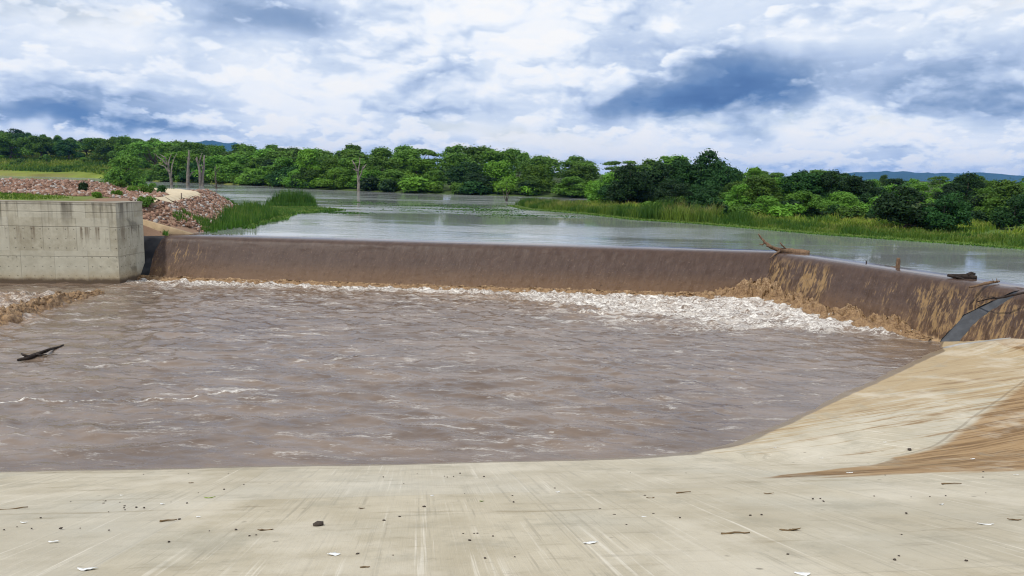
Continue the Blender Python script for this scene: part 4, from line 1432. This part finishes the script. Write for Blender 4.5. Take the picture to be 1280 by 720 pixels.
# dead trees standing in the reservoir
def dead_tree(px, py, z, ytop, label, trunks, branches, seed, r=.28, mat=None):
    """trunks and branches are polylines in photo pixels at the tree's own depth"""
    p = at(px, py, z); Y = p[1]
    t = thing("dead_tree", label, "dead tree", p)
    rg = np.random.default_rng(seed)

    def line(pp, r0_, r1_, wob, k):
        W = []
        dep = rg.uniform(-1, 1) * 1.0
        for i, (a_, b_) in enumerate(pp):
            q_ = atd(a_, b_, Y + dep * i / max(len(pp) - 1, 1)) - p; W.append(q_)
        W = np.array(W)
        if k: W[0] = W[0]
        else: W[0][2] = min(W[0][2], -1.0)
        fine = []
        for i in range(len(W) - 1): fine += list(bend(W[i], W[i + 1], 4, wob, seed + i + k * 7))[:-1]
        fine.append(W[-1])
        return tube(np.array(fine), np.linspace(r0_, r1_, len(fine)), 7, .12, seed + k)
    v, f = join([line(tr, r, r * .35, .03, 0) for tr in trunks])
    mesh_np("trunk", v, f, mat or M_deadwood, t, smooth=True)
    for k, b_ in enumerate(branches):
        v, f = line(b_, r * .50, r * .14, .04, k + 1)
        mesh_np("branch", v, f, mat or M_deadwood, t, smooth=True)
    return t


dead_tree(215, 232, 0, 190, "pale dead tree with long forked limbs leaning left, nearest the sand track", [[(215, 233), (213, 220), (210, 207), (206, 196)]],
          [[(212, 216), (206, 208), (199, 205)], [(210, 207), (203, 200), (196, 195), (192, 192)], [(211, 210), (212, 198), (214, 192)], [(214, 222), (215, 208), (217, 200), (221, 192)], [(206, 197), (200, 193)]], 401, .34)
dead_tree(234, 232.5, 0, 186, "dead tree with a single straight snag and one low fork, middle of the group", [[(234.5, 233.5), (235, 218), (235.5, 204), (236, 188)]],
          [[(235, 222), (240, 216), (243, 214)], [(235.5, 206), (238, 197)], [(235.6, 202), (233.5, 196)]], 402, .40)
dead_tree(251, 232.5, 0, 190, "dead tree with twin upright trunks close together", [[(250.5, 233), (250, 216), (247.5, 204), (246, 196)], [(252.5, 233), (253.5, 217), (255, 205), (255.5, 194)]],
          [[(248, 207), (251, 196), (253, 191)], [(254, 212), (251.5, 205)], [(247.6, 205), (244, 198)]], 403, .36)
dead_tree(270, 236, 0, 205, "small dark drowned tree with drooping low branches, farthest from the track", [[(270, 237), (269.5, 222), (269, 208)]],
          [[(269.3, 219), (273, 212), (275, 206)], [(270, 234), (265, 231), (264, 227)], [(270.5, 235), (275, 234), (278, 231)], [(269.7, 226), (266, 220)]], 404, .18, M_bark)
dead_tree(449, 240, 0, 190, "lone bare tree standing in open water before the far shore", [[(448.5, 241), (448.5, 228), (447, 214), (443, 205)]],
          [[(448.5, 226), (452, 216), (454, 207)], [(447.5, 217), (449.5, 205), (450, 197)], [(443.5, 206), (440, 200)], [(453, 212), (458, 205)], [(447, 214), (441, 211)]], 405, .34)
# half drowned shrub
p = at(633, 251, 0)
ds = thing("drowned_shrub", "half drowned leafy shrub with crooked bare stems in open water", "shrub", p)
parts = [tube(bend((0, 0, -.4), q_, 5, .08, 420 + i), [.07, .06, .05, .035, .02], 5) for i, q_ in enumerate([(-.8, .1, 2.2), (-.1, 0, 2.8), (.7, -.2, 2.2), (.2, .3, 1.6)])]
v, f = join(parts); mesh_np("stem", v, f, M_bark, ds)
crown_mesh("foliage", [((-.9, .1, 2.2), (.7, .7, .5)), ((0, 0, 2.7), (.8, .8, .55)), ((.8, -.2, 2.1), (.7, .7, .5)), ((.1, .1, 1.9), (.6, .6, .4))], 320, .14, M_leafbright, ds, 430)

# ================================================================== DRIFTWOOD
def drift(label, base, trunk, rad, branches, mat, seed, cat="driftwood", name="driftwood_log"):
    base = np.asarray(base, float)
    t = thing(name, label, cat, base)
    P = []
    for i in range(len(trunk) - 1): P += list(bend(np.array(trunk[i]) - base, np.array(trunk[i + 1]) - base, 5, .02, seed + i))[:-1]
    P.append(np.array(trunk[-1]) - base)
    v, f = tube(np.array(P), np.interp(np.linspace(0, 1, len(P)), np.linspace(0, 1, len(rad)), rad), 10, .13, seed)
    mesh_np("trunk", v, f, mat, t, smooth=True)
    for k, (pl, r_) in enumerate(branches):
        Q = []
        for i in range(len(pl) - 1): Q += list(bend(np.array(pl[i]) - base, np.array(pl[i + 1]) - base, 4, .05, seed + 20 + i + k * 5))[:-1]
        Q.append(np.array(pl[-1]) - base)
        v, f = tube(np.array(Q), np.linspace(r_, r_ * .4, len(Q)), 8, .15, seed + k)
        mesh_np("branch", v, f, mat, t, smooth=True)
    return t


Yb = 38.3
A_ = lambda px, py, dy=0.0: atd(px, py, Yb + dy)
drift("thick brown driftwood log with forked bare branches caught at the bend of the weir", A_(985, 318), [A_(958, 306.5, .3), A_(972, 312, .2), A_(990, 314.5, .1), A_(1011, 317, -.4)], [.07, .11, .17, .16],
      [([A_(965, 310, .2), A_(956, 303, .4), A_(952, 298, .5), A_(948, 292.5, .5)], .085), ([A_(956, 303, .4), A_(953, 306, .5), A_(949, 305, .6)], .05), ([A_(983, 312, .1), A_(977, 306, .0), A_(975, 303, 0)], .05),
       ([A_(995, 316, 0), A_(985, 322, -.5), A_(972, 330, -.7)], .07), ([A_(975, 313, .1), A_(968, 318, -.3), A_(962, 323, -.5)], .06)], M_drift, 501)
c = at(1122, 334, .02); Yb = c[1]
drift("short upright stump of driftwood poking up from the crest of the angled weir", c, [A_(1122, 336.5), A_(1122.5, 330), A_(1123, 322.5)], [.10, .085, .075], [([A_(1121.5, 333.5), A_(1110, 334.5, .3), A_(1098, 333, .9)], .05)], M_drift, 510)
c = at(1203, 347.5, .02); Yb = c[1]
drift("dark waterlogged trunk lying along the weir crest with a lighter knot at one end", c, [A_(1184, 344, .3), A_(1197, 345.5, .1), A_(1212, 346, 0), A_(1221, 347, -.1)], [.06, .10, .12, .07], [([A_(1209, 344.5), A_(1214, 341.5), A_(1219, 342.5)], .09), ([A_(1195, 346), A_(1206, 349.5, -.2), A_(1217, 349.5, -.2)], .04)], M_driftdark, 520)
c = at(1232, 354, .02); Yb = c[1]
drift("pale thin driftwood branch with upright twigs hanging over the weir crest", c, [A_(1249, 351.5, .2), A_(1238, 353, 0), A_(1226, 356, -.2), A_(1212, 359, -.5)], [.035, .06, .055, .03], [([A_(1246, 352), A_(1246, 347.5)], .02), ([A_(1242, 353), A_(1240.5, 348.5)], .018)], M_drift, 530)
cr = crest_off(.62); e2 = (CREST[2] - CREST[1]) / L2
k0 = at(1222, 377, -.62); k1 = at(1245, 373, -.33); k2 = at(1262, 369.5, -.16); k3 = at(1285, 365, .02)
drift("long dark branch lodged slantwise down the face of the weir at the right", k1, [k0, k1, k2, k3], [.015, .032, .042, .038], [([k1, at(1236, 371.5, -.25), at(1226, 371.8, -.32)], .02)], M_driftdark, 540)
c = at(1083, 329, .0); Yb = c[1]
drift("tiny twig stub sticking up on the crest of the angled weir", c, [A_(1083, 331), A_(1083, 328.5), A_(1082.6, 325.8)], [.03, .028, .02], [([A_(1083, 328.8), A_(1084.2, 327)], .012)], M_driftdark, 545, name="driftwood_stub")
c = at(50, 442, PZ); Yb = c[1]
A2 = lambda px, py, z: at(px, py, PZ + z)
drift("ragged dark branch drifting in the muddy pool before the concrete wall", c, [A2(22, 450, .05), A2(38, 446, .07), A2(58, 438.5, .09), A2(79, 431, .03)], [.035, .065, .05, .02],
      [([A2(36, 446, .08), A2(30, 444, .15), A2(27, 442, .17)], .05), ([A2(55, 439, .1), A2(60, 437, .2), A2(66, 436, .14)], .045), ([A2(46, 443, .1), A2(52, 444, .1), A2(58, 443, .05)], .04)], M_driftdark, 550)
# marker post on the track
p = on_ground(227, 251.5)
v, f = tube([(0, 0, -.2), (0, 0, .25), (.01, 0, .52)], [.045, .042, .04], 8, .05, 3)
o = mesh_np("marker_post", v, f, M_post); o.location = (p[0], p[1], gz(p[0], p[1])); tag(o, "small wooden marker post beside the sand track", "post")

# ================================================================== LITTER ON THE CONCRETE
def on_apron(px, py):
    d = fw + rt * (px - 640) / F - up * (py - 360) / F
    t = 6.0
    for _ in range(60):
        P = EYE + d * t; h = P[2] - float(apron_z(np.array(P[0]), np.array(P[1])))
        t += h / (abs(d[2]) + .25)
        if abs(h) < 1e-4: break
    return EYE + d * t


def sit(o, px, py, lift=.0):
    P = on_apron(px, py); o.location = (P[0], P[1], P[2] + lift)
    e = .05
    nx = -(float(apron_z(np.array(P[0] + e), np.array(P[1]))) - float(apron_z(np.array(P[0] - e), np.array(P[1])))) / (2 * e)
    ny = -(float(apron_z(np.array(P[0]), np.array(P[1] + e))) - float(apron_z(np.array(P[0]), np.array(P[1] - e)))) / (2 * e)
    n_ = Vector((nx, ny, 1)).normalized()
    o.rotation_mode = 'QUATERNION'
    o.rotation_quaternion = Vector((0, 0, 1)).rotation_difference(n_) @ Matrix.Rotation(random.random() * 6.28 if o.get("spin") is None else o["spin"], 3, 'Z').to_quaternion()
    return o


def scrap_mesh(name, L, W, seed, mat, curl=.25, t=.004):
    """a crumpled flake with thickness"""
    rg = np.random.default_rng(seed); n, k = 9, 6
    u = np.linspace(-1, 1, n); V = []
    ph = rg.random(4) * 6.28
    for side in (1, -1):
        for i in range(n):
            wd = W * (1 - abs(u[i]) ** 2.2) * (.8 + .3 * math.sin(3 * u[i] + ph[0])) + W * .08
            for j in range(k):
                w_ = (j / (k - 1) - .5) * wd
                z = curl * L * (.25 * u[i] ** 2 + .3 * abs(w_ / W) * math.sin(2.2 * u[i] + ph[1]) + .1 * math.sin(5 * u[i] + 9 * w_ / W + ph[2])) + .004
                V.append((u[i] * L / 2, w_ + .15 * W * math.sin(2 * u[i] + ph[3]), max(z, .002) + side * t / 2 + t / 2))
    g1 = grid_faces(n, k); Fc = g1.tolist() + [list(reversed((np.array(q_) + n * k).tolist())) for q_ in g1]
    rim = [i * k for i in range(n)] + [(n - 1) * k + j for j in range(1, k)] + [i * k + k - 1 for i in range(n - 2, -1, -1)] + [j for j in range(k - 2, 0, -1)]
    for a_, b_ in zip(rim, rim[1:] + rim[:1]): Fc.append([b_, a_, a_ + n * k, b_ + n * k])
    return mesh_np(name, V, [tuple(q_) for q_ in Fc], mat, smooth=True)


for k, (px, py, L, W, lab) in enumerate([
        (109, 712, .22, .10, "long torn white scrap lying nearest the left corner of the apron"), (67, 677.5, .13, .08, "small white scrap on the left of the concrete apron"),
        (30, 653.5, .12, .05, "thin white scrap at the left edge of the apron"), (417, 694, .16, .13, "curled white shell-like scrap on the broomed concrete"), (738, 679.5, .22, .09, "white crumpled scrap with a trailing tail in the middle of the apron"),
        (1003, 718, .16, .12, "white scrap at the bottom edge of the apron, right of middle"), (1232, 656, .22, .06, "long flat white scrap on the right of the apron"), (1177, 631, .13, .06, "white scrap below the brown silt on the right"),
        (203, 630.5, .11, .05, "small white scrap beside a brown twig mark"), (248, 646.5, .07, .05, "tiny white scrap in the middle left of the apron"), (805, 646.5, .09, .05, "tiny white scrap right of the apron's middle"), (152, 619.5, .07, .04, "tiny white flake close to the pool edge at left"),
        (540, 620, .07, .04, "tiny white flake close to the pool edge in the middle"), (1027, 573, .10, .04, "pale flake just above the brown silt fan"), (1216, 574, .14, .04, "pale flake in the brown silt by the joint"), (1062, 591.5, .18, .04, "long pale flake lying in the brown silt fan"),
        (697, 615.5, .09, .05, "pale flake above the middle of the apron"), (1106, 553, .10, .04, "pale flake on the clean part of the bank"), (969, 559.5, .09, .04, "pale flake near the rounded pool edge"), (1270, 594, .12, .04, "pale flake at the right edge below the silt")]):
    o = scrap_mesh("scrap", L * .75, W * .75, 600 + k, M_scrap); tag(o, lab, "scrap"); o["spin"] = random.uniform(-.5, .5); sit(o, px, py)
for k, (px, py, L, W, mat, lab, cat, nm) in enumerate([
        (332, 663.5, .24, .07, M_leafdry, "curled brown leaf on the concrete left of the dark stone", "leaf", "dry_leaf"), (262, 622.5, .22, .05, M_leafgreen, "yellow-green leaf lying near the pool edge", "leaf", "green_leaf"), (452, 636, .12, .06, M_leafdry, "small brown leaf above the dark stone", "leaf", "dry_leaf"),
        (988, 663.5, .34, .06, M_leafdry, "long brown husk on the right of the apron", "husk", "seed_husk"), (456, 710, .12, .06, M_leafdry, "small brown leaf right of the curled white scrap", "leaf", "dry_leaf"), (239, 604, .12, .06, M_leafdry, "dark leaf at the pool edge on the left", "leaf", "dry_leaf"),
        (602, 627, .1, .06, M_leafgreen, "small green leaf in the middle of the apron", "leaf", "green_leaf"), (961, 617.5, .2, .03, M_leafdry, "thin brown sliver below the silt fan", "leaf", "dry_leaf"), (1268, 650.5, .2, .05, M_leafdry, "dark leaf at the right edge of the apron", "leaf", "dry_leaf"), (813, 623, .16, .06, M_leafdry, "brown leaf right of the apron's middle", "leaf", "dry_leaf")]):
    o = scrap_mesh(nm, L * .7, W * .7, 640 + k, mat, .3); tag(o, lab, cat); o["spin"] = random.uniform(-.4, .4); sit(o, px, py)
for k, (px, py, L, lab) in enumerate([(920, 668.5, .3, "thin bent twig on the apron right of the middle"), (1190, 606, .28, "thin dark twig just below the brown silt"), (15, 637, .34, "dark twig lying at the left edge of the apron"), (855, 617, .22, "short straight twig left of the silt fan"), (210, 652, .18, "short twig on the left of the apron")]):
    v, f = tube(bend((-L / 2, 0, .012), (L / 2, .03, .018), 7, .03, 660 + k), np.linspace(.012, .006, 7), 6, .15, k)
    o = mesh_np("twig", v, f, M_leafdry, smooth=True); tag(o, lab, "twig"); o["spin"] = random.uniform(-.3, .5); sit(o, px, py)


def stone(name, r, seed, mat):
    v, f = ico(); rg = np.random.default_rng(seed)
    v = v * (1 + .3 * (rg.random((12, 1)) - .5)) * np.array([1.2, .9, .6]) * r + np.array([0, 0, r * .4])
    return mesh_np(name, v, f, mat)


o = stone("stone", .06, 1, M_pebble); tag(o, "dark stone, the largest one lying loose on the pale concrete", "stone"); sit(o, 398, 657.5)
o = stone("stone", .05, 2, M_pebble); tag(o, "dark stone lying on the clean bank beside the old water line", "stone"); sit(o, 1137, 563)
pr = random.Random(9)
pebs = [stone("pebble", .028, 10 + i, M_pebble) for i in range(4)]
spots = [(76, 661, 1.1), (295, 663, 1.2), (280, 612, 1), (132, 627, 1), (480, 651, 1), (575, 592, 1.1), (605, 596, 1), (530, 634, 1.2), (447, 693, 1), (642, 628, 1), (750, 637, 1), (768, 644, 1), (806, 620, 1), (850, 648, 1), (952, 644, 1), (1016, 624, 1), (1133, 642, 1), (1208, 702, 1)]
while len(spots) < 90:
    if pr.random() < .55 and len(spots) > 20:
        q0 = pr.choice(spots[:40]); px, py = q0[0] + pr.gauss(0, 28), q0[1] + pr.gauss(0, 5)
    else: px, py = pr.uniform(5, 1275), 590 + 125 * pr.random() ** 1.5
    if not (2 < px < 1278 and 588 < py < 718): continue
    spots.append((px, py, pr.uniform(.45, .95)))
for i, (px, py, s) in enumerate(spots):
    if i < 4: o = pebs[i]
    else: o = pebs[i % 4].copy(); COL.objects.link(o)
    o.scale = (s * .62, s * .62, s * .62)
    tag(o, "tiny dark pebble scattered on the pale concrete apron", "pebble", "pebbles scattered over the concrete apron"); o["spin"] = pr.random() * 6.28
    sit(o, px, py)

# ================================================================== AIR
def haze_box(density):
    m = bpy.data.materials.new("haze"); m.use_nodes = True
    t = m.node_tree; t.nodes.clear()
    v = t.nodes.new('ShaderNodeVolumePrincipled'); o = t.nodes.new('ShaderNodeOutputMaterial')
    v.inputs['Color'].default_value = (.14, .42, 1.0, 1); v.inputs['Density'].default_value = density
    t.links.new(v.outputs[0], o.inputs['Volume'])
    x0, x1, y0, y1, z0, z1 = -9500, 9500, -900, 8700, -6, 215
    V = [(x, y, z) for x in (x0, x1) for y in (y0, y1) for z in (z0, z1)]
    Fc = [(0, 1, 3, 2), (4, 6, 7, 5), (0, 4, 5, 1), (2, 3, 7, 6), (0, 2, 6, 4), (1, 5, 7, 3)]
    return setting(mesh_np("haze", V, Fc, m), "faint blue distance haze in the air", "haze", "stuff")


HAZE = True
if HAZE: haze_box(7.5e-5)

# ================================================================== SKY AND SUN
SUN_EL, SUN_AZ = math.radians(58), math.radians(-140)      # azimuth from +Y towards +X
sd_ = Vector((math.sin(SUN_AZ) * math.cos(SUN_EL), math.cos(SUN_AZ) * math.cos(SUN_EL), math.sin(SUN_EL)))
sun = bpy.data.lights.new("sun", 'SUN'); sun.energy = 2.6; sun.angle = math.radians(3.0); sun.color = (1, .96, .88)
so = bpy.data.objects.new("sun", sun); COL.objects.link(so)
so.rotation_euler = (-sd_).to_track_quat('-Z', 'Y').to_euler(); so.location = (0, 0, 60)

world = bpy.data.worlds.new("World"); scene.world = world; world.use_nodes = True
g = G(world.node_tree)
sky = g.n('ShaderNodeTexSky', sky_type='NISHITA'); sky.sun_disc = False; sky.sun_elevation = SUN_EL; sky.sun_rotation = SUN_AZ
dv = g.vm('NORMALIZE', g.coord('Generated'))
dx, dy, dz = g.sep(dv)
az = g.m('ARCTAN2', dx, dy) ; el = g.m('ARCSINE', dz)
DEG = math.pi / 180
# cloud sheet seen in perspective
pl = g.m('MAXIMUM', dz, 0.0) + .13
qx = dx / pl; qy = dy / pl
warp = g.noise2(qx * 1.3, qy * 1.3, 4, .55)
wx2 = (warp - .5) * .6
big = g.noise2((qx + wx2) * .55 + 1.7, (qy + wx2 * .5) * .55, 4, .5)
med = g.noise2((qx + wx2 * .7) * 1.5 + 5.2, (qy * .95 - wx2 * .4) * 1.5, 7, .60, .3)
# heaped cloud in azimuth and elevation; each field is compared with itself a little
# higher up and towards the sun, so heads come out bright and bases grey
wa = g.noise2(az * 6.0, el * 9.0, 4, .55) - .5
wb = g.noise2(az * 6.0 + 9.0, el * 9.0 + 4.0, 4, .55) - .5


def layer(sx, sy, off, thr, soft, up_, det=7, rough=.52):
    """a layer of heaped cloud: its mask with crisp rounded edges, and how far each point faces the light"""
    x1 = az * sx + wa * .35 + off; y1 = el * sy + wb * .35 + off * .7

    def field(xx, yy, dt):
        nd = g.n('ShaderNodeTexVoronoi', voronoi_dimensions='2D', feature='F1', normalize=True)
        g.put(nd.inputs['Vector'], g.comb(xx, yy)); g.put(nd.inputs['Scale'], 2.2)
        g.put(nd.inputs['Detail'], 2.0); g.put(nd.inputs['Roughness'], .5); g.put(nd.inputs['Lacunarity'], 2.3)
        return g.noise2(xx, yy, dt, rough) + (.45 - X(g, nd.outputs['Distance'])) * .34
    d0 = field(x1, y1, det); d1 = field(x1 - .06, y1 + up_, 4)
    return g.ss(thr, thr + soft, d0), d0 - d1


mA, SA = layer(4.6, 9.5, 3.0, .52, .10, .22)
mC, SC = layer(8.5, 18.0, 21.0, .56, .09, .22)
mB, SB = layer(15.0, 33.0, 8.0, .53, .10, .24)


def blob(a, e, sa, se, pw=1.0):
    """a soft patch of sky: azimuth, elevation and half sizes in degrees"""
    u = (az + wa * .16 - a * DEG) / (sa * DEG); v = (el + wb * .075 - e * DEG) / (se * DEG)
    d = u * u + v * v
    return g.m('POWER', 2.718, d * -1.0) * pw


def pxy(px, py):
    """azimuth and elevation (degrees) of a photo pixel"""
    d = fw + rt * (px - 640) / F - up * (py - 360) / F; d = d / np.linalg.norm(d)
    return math.degrees(math.atan2(d[0], d[1])), math.degrees(math.asin(d[2]))


def pblob(px, py, sx, sy, pw):
    a, e = pxy(px, py); return blob(a, e, sx / F / DEG, sy / F / DEG, pw)


lowm = g.ss(1.5 * DEG, 5.5 * DEG, el)
bl = pblob(640, -300, 10, 10, 0.0)
lights = [(335, 105, 120, 40, .26), (400, 135, 110, 26, .16), (130, 60, 90, 34, .18), (130, 20, 160, 20, .14), (40, 95, 40, 24, .10), (600, 40, 90, 60, .20), (630, 165, 110, 20, .22), (490, 130, 50, 12, .10), (680, 20, 60, 60, .10),
          (1000, 58, 62, 16, .20), (1070, 130, 40, 18, .22), (1100, 165, 160, 26, .20), (760, 175, 160, 24, .20), (1210, 165, 80, 26, .14), (180, 166, 190, 7, .22), (700, 130, 50, 18, .14), (880, 40, 60, 30, .06), (1180, 20, 100, 30, .06), (1140, 92, 26, 14, .10)]
darks = [(905, 105, 60, 40, -.46), (900, 92, 120, 46, -.16), (1190, 95, 80, 40, -.10), (330, 30, 120, 40, -.10), (960, 118, 70, 24, -.30), (850, 128, 60, 15, -.36), (780, 126, 60, 14, -.20), (1000, 96, 60, 22, -.18), (1190, 118, 90, 24, -.30), (1110, 130, 40, 12, -.16), (40, 142, 80, 10, -.30), (120, 148, 90, 8, -.30), (180, 154, 60, 8, -.26), (90, 110, 60, 18, -.18), (190, 120, 50, 18, -.14),
         (365, 28, 70, 20, -.30), (300, 45, 70, 30, -.16), (440, 70, 60, 20, -.12), (520, 112, 60, 16, -.20), (580, 100, 40, 20, -.12), (240, 40, 40, 50, -.10), (1200, 60, 90, 40, -.10), (760, 50, 60, 40, -.12), (530, 146, 50, 7, -.22), (400, 148, 40, 8, -.12), (700, 90, 40, 30, -.08), (1040, 22, 40, 14, -.06)]
for b_ in lights: bl = bl + pblob(*b_)
for b_ in darks: bl = bl + pblob(b_[0], b_[1], b_[2] * 1.12, b_[3] * 1.12, b_[4] * .95)


def lerp(a_, b_, f_): return a_ + (b_ - a_) * f_


v = .575 + (big - .5) * .46 + (med - .5) * .26 + bl * .92
v = lerp(v, .60 + SA * 2.4 + (big - .5) * .3 + bl * .85, mA * (.40 + lowm * .45))
v = lerp(v, .63 + SC * 2.3 + (big - .5) * .2 + bl * .85, mC * (.80 - lowm * .28))
v = lerp(v, .72 + SB * 2.0 + bl * .6, mB * (.90 - lowm * .76))
v = v + .05 + (med - .5) * .10 + (wb * .12)
v = lerp(v, v * .62 + .16, g.ss(.42, .05, v))
v = v + g.ss(14 * DEG, 30 * DEG, el) * .04
ramp = g.n('ShaderNodeValToRGB'); g.put(ramp.inputs[0], v)
cr_ = ramp.color_ramp
for e_, (p_, c_) in zip([cr_.elements[0], cr_.elements[1]] + [cr_.elements.new(.5) for _ in range(5)],
                        [(-.0, (.085, .17, .37)), (1.0, (1.06, 1.08, 1.10)), (.18, (.14, .25, .47)), (.34, (.31, .42, .62)), (.50, (.50, .61, .81)), (.66, (.71, .80, .94)), (.82, (.92, .96, 1.02))]):
    e_.position = p_; e_.color = (*c_, 1)
cloud = X(g, ramp.outputs[0])
STR = .10
skyc = X(g, sky.outputs[0])
# a few openings to blue sky
gap = pblob(60, 8, 110, 9, .55) + pblob(560, 165, 40, 9, .4) + pblob(690, 160, 60, 12, .5) + pblob(1000, 148, 120, 8, .35) + pblob(1240, 12, 40, 20, .3)
gap = (gap * (1.0 - mC * .8) * (1.0 - mB * .7) * .8).clamp()
gain = g.n('ShaderNodeVectorMath', operation='SCALE'); g.put(gain.inputs[0], cloud); gain.inputs['Scale'].default_value = 1.0 / STR
col = g.mix(X(g, gain.outputs[0]), g.vm('MULTIPLY', skyc, (1.0, 1.0, 1.0)), gap)
bg = g.n('ShaderNodeBackground'); g.put(bg.inputs[0], col); bg.inputs[1].default_value = STR
wo = g.n('ShaderNodeOutputWorld'); g.t.links.new(bg.outputs[0], wo.inputs[0])

# ================================================================== RENDER SETTINGS
vs_ = scene.view_settings
vs_.view_transform = 'Standard'; vs_.look = 'None'; vs_.exposure = 0.0; vs_.gamma = 1.0
try: vs_.use_curve_mapping = False
except Exception: pass
cy = scene.cycles
cy.use_denoising = True; cy.filter_width = 1.1
try: cy.denoiser = 'OPENIMAGEDENOISE'
except Exception: pass
cy.max_bounces = 6; cy.diffuse_bounces = 2; cy.glossy_bounces = 3; cy.transmission_bounces = 3; cy.volume_bounces = 0
print("trees", count)
